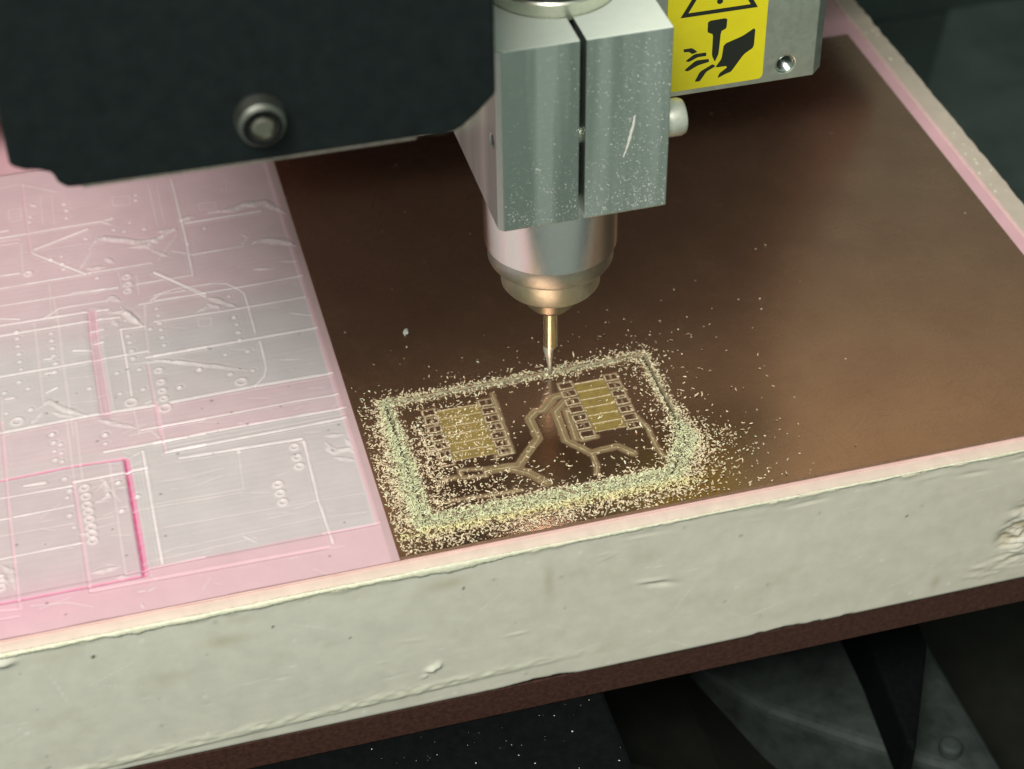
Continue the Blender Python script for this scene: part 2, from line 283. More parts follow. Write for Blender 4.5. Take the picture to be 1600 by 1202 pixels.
def tint_material(name, rough, metal=0.0, mul_noise=None, **kw):
    t = NT(name)
    a = t.n('ShaderNodeVertexColor', layer_name='tint')
    c = a.outputs['Color']
    if mul_noise:
        sc, lo, hi = mul_noise
        c = t.mix(1.0, c, t.ramp(t.noise(sc, 5, .62), [(.25, (lo,) * 3), (.75, (hi,) * 3)]), 'MULTIPLY')
    t.set(base=c, rough=rough, metal=metal, **kw)
    t.attr = a
    return t

def make_materials():
    M = {}
    # milled aluminium, brushed along x
    t = NT('brushed_aluminium')
    st = t.noise(9, 4, .7, (.5, 6, 14)); sp = t.noise(60, 2, .5)
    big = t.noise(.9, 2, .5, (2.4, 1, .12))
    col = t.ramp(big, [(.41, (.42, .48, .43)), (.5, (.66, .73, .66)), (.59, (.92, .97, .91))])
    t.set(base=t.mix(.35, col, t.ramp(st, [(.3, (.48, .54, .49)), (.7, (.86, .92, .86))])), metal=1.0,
          rough=t.ramp(sp, [(.3, (.30,) * 3), (.75, (.40,) * 3)]))
    t.bump(st, .22, .012); t.bump(t.noise(3, 5, .7, (.12, 3, 6)), .15, .02); M['alu'] = t.m
    t = NT('lit_milled_aluminium')  # overhead brightness painted in: paler finish for the clamp's top face
    sp = t.noise(5, 5, .6)
    t.set(base=t.ramp(sp, [(.3, (.82, .92, .78)), (.7, (.88, .96, .84))]), metal=0.0, rough=.45)
    t.bump(t.noise(30, 3, .6), .1, .01); M['alu_top'] = t.m
    t = NT('turned_aluminium')
    st = t.noise(10, 4, .7, (1, 1, 30)); sp = t.noise(38, 3, .6)
    t.set(base=t.ramp(sp, [(.3, (.78, .75, .72)), (.7, (.92, .89, .86))]), metal=1.0, rough=t.ramp(sp, [(.3, (.15,) * 3), (.7, (.22,) * 3)]), aniso=.5)
    t.bump(st, .08, .008); M['turned'] = t.m
    t = plain('ring_steel', (.47, .50, .47), .36, 1.0, .12, 20, aniso=.4); t.bump(t.noise(12, 3, .6, (1, 1, 20)), .06, .006); M['ring'] = t.m
    t = plain('nut_steel', (.60, .65, .58), .40, 1.0, .10, 14, aniso=.4); t.bump(t.noise(12, 3, .6, (1, 1, 20)), .06, .006); M['nut'] = t.m
    M['collet'] = plain('collet_steel', (.34, .32, .26), .38, 1.0, .15, 16).m
    M['shank'] = plain('carbide_shank', (.64, .58, .46), .2, 1.0, .08, 20).m
    M['flute'] = plain('carbide_tip', (.84, .88, .85), .42, .8, .1, 30).m
    M['flange'] = plain('flange_alu', (.80, .81, .68), .36, 1.0, .06, 12).m
    M['motor'] = plain('motor_blue_black', (.05, .07, .09), .35, 0.4).m
    t = NT('plate_aluminium')
    st = t.noise(7, 5, .7, (1, 1, 1), .6); big = t.noise(1.2, 3, .5)
    t.set(base=t.mix(.5, t.ramp(st, [(.3, (.50, .56, .48)), (.7, (.70, .76, .66))]), t.ramp(big, [(.3, (.52, .57, .50)), (.7, (.72, .76, .66))])), metal=1.0,
          rough=t.ramp(st, [(.3, (.36,) * 3), (.7, (.5,) * 3)]))
    t.bump(t.noise(26, 4, .7), .10, .01); M['plate'] = t.m
    M['zinc'] = plain('zinc_screw', (.80, .82, .70), .42, .75, .10, 10).m
    M['dull'] = plain('dull_screw', (.20, .21, .18), .5, 1.0, .2, 8).m
    M['thread'] = plain('threaded_steel', (.72, .78, .74), .22, 1.0, .1, 30).m
    t = plain('black_cover', (.0065, .0105, .0105), .5, 0.0, .25, 3.0, spec=.22); t.bump(t.noise(60, 2, .5), .05, .004); M['cover'] = t.m
    M['bare'] = plain('pale_cover_edge', (.16, .15, .12), .5, 0.0, .3, 10).m  # paler tone for the strip along the cover's lower edge
    t = plain('yellow_vinyl', (.84, .74, .010), .38, 0, .03, 3., coat=.2); M['yellow'] = t.m
    M['ink'] = plain('black_ink', (.012, .018, .012), .45).m
    # acrylic
    t = tint_material('pink_acrylic', .34, 0, (1.3, .93, 1.05), coat=.0, sss=.0)
    wear = t.n('ShaderNodeSeparateColor'); t.l(t.attr.outputs['Alpha'], wear.inputs[0]) if False else None
    mr = t.n('ShaderNodeMapRange'); mr.inputs[1].default_value = 0; mr.inputs[2].default_value = 1; mr.inputs[3].default_value = .52; mr.inputs[4].default_value = .24
    t.l(t.attr.outputs['Alpha'], mr.inputs[0]); t.l(mr.outputs[0], t.b.inputs['Roughness'])
    t.bump(t.noise(14, 5, .7, (.12, 3, 1)), .05, .01); t.bump(t.noise(90, 2, .5), .05, .004); M['acrylic'] = t.m
    t = plain('pink_acrylic_plain', (.82, .50, .54), .3, 0, .06, 1.2); M['acrylic_plain'] = t.m
    t = NT('sawn_acrylic_edge')
    t.set(base=t.ramp(t.noise(5, 5, .6, (.5, 1, 2)), [(.3, (.80, .55, .52)), (.7, (.88, .66, .62))]), rough=.5)
    t.bump(t.noise(16, 4, .7, (.3, 1, 3)), .25, .02); M['edge'] = t.m
    # block
    t = tint_material('cream_block', .55, 0, (2.2, .90, 1.06), spec=.35)
    t.bump(t.noise(3, 5, .6, (.25, 1, 2)), .05, .02); t.bump(t.noise(40, 4, .65, (.3, 1, 1)), .08, .006); M['block'] = t.m
    t = NT('block_burr'); t.set(base=t.ramp(t.noise(9, 4, .6), [(.3, (.74, .73, .52)), (.7, (.90, .90, .72))]), rough=.5)
    t.bump(t.noise(20, 4, .7), .5, .03); M['burr'] = t.m
    t = plain('brown_hardboard', (.062, .028, .020), .7, 0, .35, 9, spec=.2); t.bump(t.noise(22, 5, .7, (.3, 1, 2)), .5, .03); M['hardboard'] = t.m
    # copper
    t = NT('copper_foil')
    g = t.noise(26, 4, .65, (.10, 1, 1)); g2 = t.noise(50, 3, .6); big = t.noise(.55, 4, .55)
    col = t.ramp(big, [(.3, (.49, .29, .20)), (.7, (.60, .37, .25))])
    t.set(base=t.mix(.25, col, t.ramp(g, [(.3, (.42, .25, .18)), (.7, (.68, .43, .31))])), metal=1.0, rough=t.ramp(g2, [(.3, (.22,) * 3), (.7, (.29,) * 3)]))
    sm = t.noise(1.1, 6, .7, (1, 1, 1), 1.2)
    rr = t.mix(t.ramp(sm, [(.5, (0, 0, 0)), (.75, (.25, .25, .25))]), t.ramp(g2, [(.3, (.22,) * 3), (.7, (.29,) * 3)]), (.42, .42, .42))
    t.l(rr, t.b.inputs['Roughness'])
    t.bump(g, .06, .004); t.bump(g2, .05, .003); t.bump(t.noise(4, 6, .8, (.25, 5, 1), .4), .03, .004); M['copper'] = t.m
    t = NT('milled_copper')
    a = t.n('ShaderNodeVertexColor', layer_name='tint')
    g2 = t.noise(50, 3, .6); big = t.noise(.55, 4, .55); g = t.noise(26, 4, .65, (.10, 1, 1))
    col = t.mix(.25, t.ramp(big, [(.3, (.49, .29, .20)), (.7, (.60, .37, .25))]), t.ramp(g, [(.3, (.42, .25, .18)), (.7, (.68, .43, .31))]))
    t.set(base=t.mix(a.outputs['Alpha'], col, a.outputs['Color']), rough=t.mix(a.outputs['Alpha'], t.ramp(g2, [(.3, (.22,) * 3), (.7, (.29,) * 3)]), (.45, .45, .45)))
    inv = t.n('ShaderNodeMath', operation='SUBTRACT'); inv.inputs[0].default_value = 1.0; t.l(a.outputs['Alpha'], inv.inputs[1]); t.l(inv.outputs[0], t.b.inputs['Metallic'])
    t.bump(g2, .06, .003); M['milled'] = t.m
    t = plain('laminate_core', (.22, .13, .075), .55, 0, .2, 14); M['laminate'] = t.m
    t = tint_material('milling_dust', .7, 0, None, spec=.3); M['dust'] = t.m
    M['speck'] = plain('dust_speck', (.72, .74, .66), .6).m
    t = plain('black_bed', (.004, .005, .0055), .75, 0, .35, 6, spec=.07); t.bump(t.noise(40, 4, .7), .4, .01); M['bed'] = t.m
    t = plain('grey_casting', (.036, .045, .041), .65, 0, .45, 1.3, spec=.2); t.bump(t.noise(6, 5, .7), .25, .03); M['cast'] = t.m
    t = plain('dark_casting', (.010, .011, .008), .65, 0, .3, 1.0, spec=.2); M['castd'] = t.m
    t = plain('enclosure_panel', (.060, .088, .080), .6, 0, .35, .12); M['wall'] = t.m
    M['panel'] = plain('floor_panel', (.085, .115, .105), .6, 0, .3, .25).m
    t = plain('gantry_reflection_tone', (.37, .28, .27), .6, 0, .2, 1.0); M['gantry'] = t.m  # brown, lightened to suit its reflection in the copper
    return M
M = make_materials()

# ---------------------------------------------------------------- setting
def structure(name, bm, m):
    return tag(finish(name, mesh_bm(bm), m), kind='structure')
structure('floor', box_bm(-420, 420, -260, 420, -190, -180), M['wall'])
structure('wall_back', box_bm(-420, 420, 400, 410, -179, 620), M['wall'])
structure('wall_right', box_bm(410, 420, -60, 399, -179, 620), M['wall'])

tag(finish('enclosure_panel', mesh_bm(prism_bm([(222, 150), (252, 326), (296, 394), (402, 394), (402, 120)], -179, -174, 'z')), M['panel'], bevel=1.0),
    'pale green grey panel on the enclosure floor beside the block', 'panel')
# machine bed below the work piece
BLK_L, BLK_R, BLK_F, BLK_B = -130., 121.2, -46.2, 150.
SH_F = -43.4
bed = empty('machine_bed', label='black machine table under the brown board, dusted with pale chips', cat='machine table')
finish('table_top', mesh_bm(box_bm(-150, -1.6, -76, 160, -60, -47.5)), M['bed'], bed, bevel=1.0)
finish('table_core', mesh_bm(box_bm(-140, 70, 10, 150, -110, -60.2)), M['bed'], bed, bevel=1.0)
# chips lying on the table
def specks_on_plane(n, x0, x1, y0, y1, z, smin, smax, seed):
    r = np.random.default_rng(seed); V = []; F = []
    for i in range(n):
        s_ = smin + (smax - smin) * r.random() ** 3; x = r.uniform(x0, x1); y = r.uniform(y0, y1); a = r.uniform(0, 6.28)
        ax = np.array([math.cos(a), math.sin(a), 0]) * s_; ay = np.array([-math.sin(a), math.cos(a), 0]) * s_ * r.uniform(.4, .9); az = np.array([0, 0, s_ * r.uniform(.3, .7)])
        c = np.array([x, y, z]) ; b = len(V)
        V += [c + ax, c + ay, c - ax, c - ay, c + az + ax * .2]
        F += [(b, b + 1, b + 4), (b + 1, b + 2, b + 4), (b + 2, b + 3, b + 4), (b + 3, b, b + 4)]
    return mesh_np(np.array(V), np.array(F))
tag(finish('chips', specks_on_plane(90, -60, -1.5, -75, -46, -47.5, .05, .26, 3), M['speck'], bed), kind='stuff')

base = empty('base_casting', label='grey cast machine base with sloping ribs below the brown board', cat='machine base')
finish('base_plate', mesh_bm(box_bm(-60, 190, -110, 120, -130, -118)), M['castd'], base, bevel=1.5)
finish('sloping_web', mesh_bm(prism_bm([(0, -118), (52, -118), (30, -96), (6, -80)], -40, 20, 'y')), M['castd'], base, bevel=1.0)
finish('grey_flange', mesh_bm(prism_bm([(26, 60), (30, 14), (34, -3.3), (46.7, -21.2), (64, -36), (79.8, -48), (86, -58), (92, -58), (91, 60)], -117.8, -96, 'z')), M['cast'], base, bevel=2.5, seg=3)
finish('black_rib', mesh_bm(prism_bm([(74, 60), (70, -22), (66.8, -50), (67.8, -52.5), (83, -25), (97, 60)], -95.8, -80, 'z')), M['bed'], base, bevel=1.0)
finish('boss', mesh_bm(lathe_bm([(2.6, -95.8), (2.6, -93.5), (2.0, -92.8)], 32, 'z', (82, -44, 0))), M['cast'], base, bevel=.4)

tag(finish('hardboard_sheet', mesh_bm(box_bm(BLK_L - 2, BLK_R - 1, -45.6, BLK_B, -47.3, -39.6)), M['hardboard'], bevel=.25),
    'thin dark brown board under the cream block, on the machine table', 'board')

# unseen gantry stand-in, outline and tone shaped for its reflection in the copper
gan = empty('gantry_standin', label='unseen gantry stand-in behind the spindle head, shaped for its reflection in the copper', cat='gantry')
finish('standin_beam', mesh_bm(prism_bm([(-260, 18), (119, 18), (99, 80), (90, 124), (-260, 124)], 102, 170, 'y')), M['gantry'], gan, bevel=2)
finish('standin_rail', mesh_bm(box_bm(-260, 88, 98, 101.9, 90, 102)), M['plate'], gan, bevel=.6)

# ---------------------------------------------------------------- cream block
def build_block():
    root = empty('spoil_block', label='thick cream plastic block with a ragged torn top edge', cat='plastic block')
    xs = np.arange(BLK_L, BLK_R + .01, .45); nz = 92
    t = np.linspace(0, 1, nz)
    nx = len(xs)
    n1 = noise2((1, nx), (1, 14), 21, 4)[0]; n2 = noise2((1, nx), (1, 40), 22, 4)[0]; n3 = noise2((1, nx), (1, 6), 23, 3)[0]
    ztop = -1.4 - np.clip(.25 + .45 * n1, 0, .8)
    zbot = -39.5 + np.clip(1.5 * n2 + .9 * n1 + .35 * n3 - .2, 0, 1.7) * np.clip((xs + 30) / 20, 0, 1)
    Z = zbot[None, :] + (ztop - zbot)[None, :] * t[:, None]
    X = np.repeat(xs[None, :], nz, 0)
    Yo = .035 * noise2((nz, nx), (18, 60), 31, 3) + .010 * noise2((nz, nx), (3, 6), 32, 2)
    ZW = Z; Z = Z - 3.6      # features are placed on a face 3.6 mm lower
    ztop_w, zbot_w = ztop, zbot; ztop, zbot = ztop - 3.6, zbot - 3.6
    # torn lip just below the top edge
    lip = np.clip(1 - (ztop[None, :] - Z) / (1.0 + .7 * n1 + .5 * n3)[None, :].clip(.25, 3), 0, 1)
    Yo -= .55 * lip * (.5 + .5 * n3[None, :])
    # bottom rounding
    Yo += .5 * np.clip(1 - (Z - zbot[None, :]) / .8, 0, 1)
    # saw-rough band along the foot of the face
    zb = -37.6 + .035 * (xs + 40)
    band = np.exp(-((Z - zb[None, :]) / 1.1) ** 2) * np.clip((0 - xs) / 30, 0, 1)[None, :]
    Yo -= band * (.25 * noise2((nz, nx), (1.5, 4), 41, 2) + .10)
    below = np.clip((zb[None, :] - 1.0 - Z) / .5, 0, 1) * np.clip((0 - xs) / 30, 0, 1)[None, :]
    Yo += .25 * below
    # broken patch towards the far end
    pw = np.exp(-(((X - 87.5) / 5.5) ** 2 + ((Z + 29) / 8) ** 2) ** 2)
    rough = noise2((nz, nx), (4, 12), 51, 4)
    Yo += (pw * (.6 + 2.2 * rough)).clip(-.6, 2.4)
    pw2 = np.exp(-(((X - 80) / 5) ** 2 + ((Z + 38) / 2.5) ** 2) ** 2); Yo += pw2 * .5 * rough
    # crescent dent, nicks, stuck crumbs, scratches
    def bumpat(cx, cz, rx, rz, h, rot=0.0):
        c, s_ = math.cos(rot), math.sin(rot); u = (X - cx) * c + (Z - cz) * s_; v = -(X - cx) * s_ + (Z - cz) * c
        return h * np.exp(-((u / rx) ** 2 + (v / rz) ** 2))
    Yo -= bumpat(7, -20.5, 2.6, .5, .35, -.1); Yo += bumpat(8.5, -21.6, 3.2, .6, .4, -.25)
    Yo -= bumpat(-37, -32.3, 1.0, .55, .9, .3); Yo -= bumpat(-35.6, -31.6, .5, .8, .6); Yo -= bumpat(-38.4, -34, .7, .3, .35, .4)
    Yo -= bumpat(-20, -27.6, 2.2, .18, .25, .02); Yo -= bumpat(-128 + 14, -7.2, 2.0, .9, .9)
    for i in range(34):
        cx, cz = rng.uniform(BLK_L, BLK_R), rng.uniform(-42, -6)
        Yo += bumpat(cx, cz, rng.uniform(.4, 3.0), rng.uniform(.12, .35), rng.uniform(-.12, .09), rng.normal(.1, .25))
    scuff = np.zeros_like(X)
    for i in range(40):
        cx = rng.uniform(BLK_L, BLK_R); cz = rng.uniform(-42, -7); scuff += bumpat(cx, cz, rng.uniform(.6, 5), rng.uniform(.08, .16), rng.uniform(.3, .8), rng.normal(0, .5))
    for i in range(10):   # flaked nicks below the lip on the far half
        cx = rng.uniform(-20, 110); Yo += bumpat(cx, rng.uniform(-9, -5.5), rng.uniform(1.5, 5), .35, rng.uniform(-.4, .35), rng.normal(.02, .05))
    col = np.empty((nz, nx, 3)); col[:] = (.675, .665, .56); col *= np.array([1, 1, 1]) + np.clip((X + 60) / 150, 0, 1)[..., None] * np.array([.03, -.01, -.025])
    col *= (1 + .05 * noise2((nz, nx), (30, 120), 61, 3))[..., None]
    stain = np.clip(noise2((nz, nx), (14, 26), 62, 4) - .28, 0, 1)[..., None]
    col = col * (1 - .38 * stain * np.array([.5, .55, .75]))
    pale = np.clip(lip * .9 + band * .35, 0, 1)[..., None]; col = col * (1 - pale) + np.array([.80, .80, .58]) * pale
    col = col * (1 - .35 * np.clip(pw * (rough > .05), 0, 1)[..., None] * np.array([.5, .7, 1.]))
    sc_ = scuff.clip(0, .8)[..., None]; col = col * (1 - sc_) + np.array([.84, .83, .74]) * sc_
    for cx, cz, rr in ((-98.5, -10.3, .45), (-30, -12, .3), (-66, -12, .3), (-52, -19, .25), (25, -13, .28), (60, -17, .25), (-110, -21, .2)):
        m = np.exp(-(((X - cx) / rr) ** 2 + ((Z - cz) / rr) ** 2) ** 2)[..., None]; col = col * (1 - .92 * m)
    for i in range(46):
        cx, cz, rr = rng.uniform(BLK_L, BLK_R), rng.uniform(-42, -6), rng.uniform(.25, .55)
        m = np.exp(-(((X - cx) / rr) ** 2 + ((Z - cz) / rr) ** 2) ** 2)[..., None]
        col = col * (1 - .22 * m) if rng.random() < .6 else col * (1 - .6 * m) + np.array([.85, .85, .75]) * .6 * m
    for i, (cx, cz) in enumerate(((-13.5, -15), (-75, -13), (-33, -10), (69, -38))):
        m = np.exp(-(((X - cx) / (1.0 if i in (0, 3) else 4)) ** 2 + ((Z - cz) / (4 if i == 0 else 1.6)) ** 2))[..., None] * .30
        col = col * (1 - m * np.array([.6, .7, .95]))
    back = np.full(nx, BLK_F + 3.2)
    X = np.vstack([X, X[-1:]]); ZW = np.vstack([ZW, np.full((1, nx), -1.45)]); YW = np.vstack([BLK_F + Yo, back[None]])
    col = np.concatenate([col, np.broadcast_to(np.array([.72, .555, .485]), (1, nx, 3))], 0); col[-2] = .35 * col[-2] + .65 * col[-1]; nz += 1  # pink bounce from the sheet painted into the ledge row
    V = np.stack([X, YW, ZW], -1).reshape(-1, 3)
    i = np.arange(nx - 1)[None, :] + nx * np.arange(nz - 1)[:, None]
    F = np.stack([i, i + 1, i + 1 + nx, i + nx], -1).reshape(-1, 4)
    finish('front_face', mesh_np(V, F, col.reshape(-1, 3)), M['block'], root, smooth=True)
    # body behind the front face, far long edge chipped
    bm = bmesh.new(); r = random.Random(4)
    ys = [BLK_F + 3.0 + k * 2.0 for k in range(int((BLK_B - BLK_F) / 2) - 1)]
    edge = [(BLK_R - abs(r.gauss(0, .25)) - .15, y) for y in ys]
    prism_bm([(BLK_L, ys[0])] + edge + [(BLK_L, ys[-1])], -39.5, -1.45, 'z', bm)
    me = mesh_bm(bm)
    a = me.color_attributes.new('tint', 'FLOAT_COLOR', 'POINT'); a.data.foreach_set('color', [.64, .56, .46, 1] * len(me.vertices))
    finish('body', me, M['block'], root)
    # burr: torn ridge along the top front edge
    k = 9; th = np.linspace(0, 2 * math.pi, k, endpoint=False)
    xs2 = np.arange(BLK_L, BLK_R, .4); m = len(xs2)
    a1 = noise2((1, m), (1, 9), 71, 4)[0]; a2 = noise2((1, m), (1, 26), 72, 4)[0]; a3 = noise2((1, m), (1, 5), 73, 3)[0]
    big = np.clip((20 - xs2) / 60, .35, 1)
    ry = (.24 + .34 * np.abs(a1)) * big + .07; rz = (.34 + .75 * np.clip(a2 + .35, 0, 1) + .35 * a3.clip(0, 1)) * big + .09
    cz = -1.5 - .5 * rz - .18 * a2; cy = BLK_F - .12 - .10 * a1
    V = np.stack([np.repeat(xs2[:, None], k, 1) + .05 * rng.normal(size=(m, k)), cy[:, None] + ry[:, None] * np.cos(th)[None], cz[:, None] + rz[:, None] * np.sin(th)[None]], -1)
    V += rng.normal(size=V.shape) * .03
    i = k * np.arange(m - 1)[:, None]; j = np.arange(k)[None, :]
    F = np.stack([i + j, i + (j + 1) % k, i + k + (j + 1) % k, i + k + j], -1).reshape(-1, 4)
    finish('torn_burr', mesh_np(V.reshape(-1, 3), F), M['burr'], root, smooth=True)
    # crumbs standing on the narrow top ledge at the far side
    r2 = np.random.default_rng(12); Vc = []; Fc = []
    for n in range(16):
        cy = r2.choice([rng_y for rng_y in (58, 55, 45, 40, 36, 100, 110)]) + r2.normal(0, 3); cx = r2.uniform(116.6, 119.8); sz = r2.uniform(.2, .75)
        b = len(Vc)
        for dx, dy, dz in ((1, 0, .2), (0, 1.4, .2), (-1, 0, .2), (0, -1.4, .2), (0, 0, 1.2), (0, 0, -.2)):
            Vc.append((cx + dx * sz * r2.uniform(.6, 1.2), cy + dy * sz * r2.uniform(.6, 1.2), -1.45 + max(dz, 0) * sz * r2.uniform(.5, 1)))
        Fc += [(b, b + 1, b + 4), (b + 1, b + 2, b + 4), (b + 2, b + 3, b + 4), (b + 3, b, b + 4)]
    tag(finish('crumbs', mesh_np(np.array(Vc), np.array(Fc)), M['burr'], root), kind='stuff')
build_block()

# ---------------------------------------------------------------- pink acrylic sheet
ZT, ZB = -0.8, -1.44
SH_L, SH_R, SH_B = -128., 115.6, 141.
BX0, BX1, BY0, BY1 = -41.2, 111.0, -43.3, 109.9     # copper board
def build_sheet():
    root = empty('acrylic_sheet', label='pink fluorescent acrylic sheet covered in old engraved lines, rings and dots', cat='acrylic sheet')
    step = .25; x1, y1 = -40.6, 106.0
    xs = np.arange(SH_L, x1 + .01, step); ys = np.arange(SH_F + .05, y1, step)
    X, Y = np.meshgrid(xs, ys); shp = X.shape
    H = np.zeros(shp); 
    PINK = np.array([.80, .545, .585]); SHEEN_GREY = np.array([.655, .625, .615]); MAUVE = np.array([.715, .575, .60])
    wob = .5 * noise2(shp, 24, 81, 3)
    def ramp(v, e0, e1): return np.clip((v - e0) / (e1 - e0), 0, 1)
    yy = Y + wob; xx = X + wob
    milled = ramp(Y, -33.0, -32.7) * ramp(-X, 43.4, 43.6)
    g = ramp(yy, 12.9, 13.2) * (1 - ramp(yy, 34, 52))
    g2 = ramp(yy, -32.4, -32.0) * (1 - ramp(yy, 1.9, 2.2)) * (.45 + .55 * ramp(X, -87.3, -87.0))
    low = ramp(-Y, 34.5, 35.0) * 0
    grey = np.clip(.82 * np.maximum(g, g2) * (1 + .18 * noise2(shp, 60, 83, 3)), 0, 1)  # grey reflection on the sheet, painted into the zone colour
    mau = np.clip((.62 + .3 * noise2(shp, (60, 120), 82, 3) + .3 * np.exp(-((Y - 8) / 6) ** 2)) * milled, 0, 1) * (1 - .5 * ramp(Y, 60, 90))
    C = PINK + (MAUVE - PINK) * mau[..., None]; C = C + (SHEEN_GREY - C) * (grey * milled)[..., None]
    # the pinker, thinner pocket beside the deep cut
    pk = ramp(-X, 87.2, 87.4) * ramp(-Y, 1.0, 1.2) * (1 - ramp(-Y, 34, 34.2))
    C = C + (np.array([.66, .55, .57]) - C) * (.7 * pk)[..., None]
    hot = np.clip(ramp(-X, 60, 110) * np.exp(-((Y + 36.5) / 6.5) ** 2), 0, 1); C = C + (np.array([.86, .46, .58]) - C) * (.5 * hot)[..., None]
    H -= .16 * milled
    H -= .10 * pk
    # cutter passes left by facing
    H += .006 * np.sin(Y * 2 * math.pi / 1.6) * milled + .010 * noise2(shp, (3, 60), 85, 2) * milled
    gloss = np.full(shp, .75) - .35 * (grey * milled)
    rough = noise2(shp, 3, 86, 2); wid = noise2(shp, 14, 87, 2)
    colr = dict(w=((.93, .84, .83), .95), f=((.86, .74, .73), .45), p=((.90, .58, .65), .75), h=((.88, .30, .47), .80), d=((.62, .10, .25), .92), t=((.88, .80, .78), .5))
    rs = random.Random(3)
    for kind, w, pts in SHEET_STROKES:
        sl = window(xs, ys, pts, 3.0)
        if X[sl].size == 0: continue
        d, par, L = seg_dist(X[sl], Y[sl], pts)
        c, a = colr[kind]
        if kind == 't':
            taper = np.clip(np.minimum(par, L - par) / (.25 * L + .2), .25, 1) if L > 1 else 1
            ww = w * 1.15 * taper * (1 + .35 * wid[sl]); k = np.exp(-(d / ww) ** 2)
            H[sl] += .34 * w * k * (1 + 1.1 * rough[sl] + .5 * wid[sl])
            H[sl] -= .05 * np.exp(-((d - 1.6 * ww) / (.5 * ww)) ** 2)
        else:
            ww = w * (.46 if kind == 'd' else .72) * (1 + .22 * wid[sl]); k = np.exp(-(d / ww) ** 4)
            dep = dict(w=.12, f=.05, p=.15, h=.2, d=.42)[kind]
            H[sl] -= dep * np.exp(-(d / ww) ** 2)
            H[sl] += (.10 if kind == 'w' else .05 if kind != 'f' else .02) * np.exp(-((d - 1.7 * ww) / (.6 * ww)) ** 2) * (1 + .5 * rough[sl])
        al = (a * k * (1 + .25 * rough[sl])).clip(0, 1)[..., None]
        if kind in 'h': al = al * (.38 if w > 1 else 1)
        C[sl] = C[sl] + (np.array(c) - C[sl]) * al
        gloss[sl] *= 1 - .5 * k
    for (x, y) in SHEET_DOTS:
        sl = window(xs, ys, [(x, y)], 2.0)
        if X[sl].size == 0: continue
        d = np.hypot((X[sl] - x), Y[sl] - y); r = rs.uniform(.34, .5)
        k = np.exp(-(d / r) ** 4); H[sl] += .18 * np.exp(-(d / r) ** 2); H[sl] -= .08 * np.exp(-((d - 1.8 * r) / (.4 * r)) ** 2)
        C[sl] += (np.array([.90, .84, .82]) - C[sl]) * (.85 * k)[..., None]
    for (x, y, r) in SHEET_RINGS:
        sl = window(xs, ys, [(x, y)], r + 2)
        if X[sl].size == 0: continue
        d = np.abs(np.hypot(X[sl] - x, Y[sl] - y) - r * .8)
        k = np.exp(-(d / .30) ** 4); H[sl] += .22 * np.exp(-(d / .30) ** 2); inner = np.hypot(X[sl] - x, Y[sl] - y) < r * .6
        H[sl] -= .12 * inner
        C[sl] += (np.array([.90, .80, .79]) - C[sl]) * (.75 * k)[..., None]
    for i in range(70):     # fine stray scratches and pits
        x, y = rs.uniform(-118, -44), rs.uniform(-42, 60); a = rs.gauss(.05, .35); L_ = rs.uniform(.8, 6)
        pts = [(x, y), (x + L_ * math.cos(a), y + L_ * math.sin(a))]; sl = window(xs, ys, pts, 1.2)
        if X[sl].size == 0: continue
        d, _, _ = seg_dist(X[sl], Y[sl], pts); k = np.exp(-(d / .16) ** 2)
        H[sl] -= .05 * k; C[sl] += (np.array([.86, .78, .76]) - C[sl]) * (.35 * k)[..., None]
    for i in range(38):
        x, y = rs.uniform(-118, -44), rs.uniform(-42, 40); r = rs.uniform(.15, .34); sl = window(xs, ys, [(x, y)], 1.2)
        if X[sl].size == 0: continue
        k = np.exp(-((X[sl] - x) ** 2 + (Y[sl] - y) ** 2) / r ** 2); C[sl] *= (1 - .55 * k)[..., None]; H[sl] -= .1 * k
    # darker strip against the board; contact shadow painted along the front arris
    strip = ramp(X, -42.9, -42.5); C = C + (np.array([.46, .37, .35]) - C) * (.5 * strip * (1 - .25 * ramp(Y, -34, -44)))[..., None]
    arris_shadow = np.clip(1 - (Y - (SH_F + .05)) / (.28 + .25 * noise2(shp, (1, 30), 91, 3)), 0, 1); C = C * (1 - .72 * arris_shadow[..., None] * np.array([.8, .9, .95]))
    for e, ax in ((H, None),):
        e *= ramp(X, -127.9, -127.0) * (1 - ramp(X, -42.0, -41.4)) * ramp(Y, SH_F + .05, SH_F + .5)
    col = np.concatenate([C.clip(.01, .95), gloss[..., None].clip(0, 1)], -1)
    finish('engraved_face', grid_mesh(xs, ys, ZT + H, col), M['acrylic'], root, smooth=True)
    bm = bmesh.new()
    def quad(*p): bm.faces.new([bm.verts.new([c * S for c in q]) for q in p])
    xe, ye = float(xs[-1]), float(ys[-1]); yf = float(ys[0])
    quad((xe, yf, ZT), (SH_R, yf, ZT), (SH_R, SH_B, ZT), (xe, SH_B, ZT)); quad((SH_L, ye, ZT), (xe, ye, ZT), (xe, SH_B, ZT), (SH_L, SH_B, ZT))
    quad((SH_R, yf, ZB), (SH_R, SH_B, ZB), (SH_R, SH_B, ZT), (SH_R, yf, ZT)); quad((SH_L, yf, ZB), (SH_L, yf, ZT), (SH_L, SH_B, ZT), (SH_L, SH_B, ZB))
    quad((SH_L, SH_B, ZB), (SH_L, SH_B, ZT), (SH_R, SH_B, ZT), (SH_R, SH_B, ZB))
    finish('plain_face', mesh_bm(bm), M['acrylic_plain'], root)
    # sawn front edge, slightly wavy
    xs2 = np.arange(SH_L, SH_R + .1, .8); zs2 = np.linspace(ZB, ZT - .02, 10); X2, Z2 = np.meshgrid(xs2, zs2)
    Y2 = yf - .02 - .10 * np.clip(noise2(X2.shape, (4, 30), 95, 3), -1, 1) * np.sin(np.linspace(0, math.pi, 10))[:, None]
    V = np.stack([X2, Y2, Z2], -1).reshape(-1, 3); n = len(xs2); i = np.arange(n - 1)[None] + n * np.arange(9)[:, None]
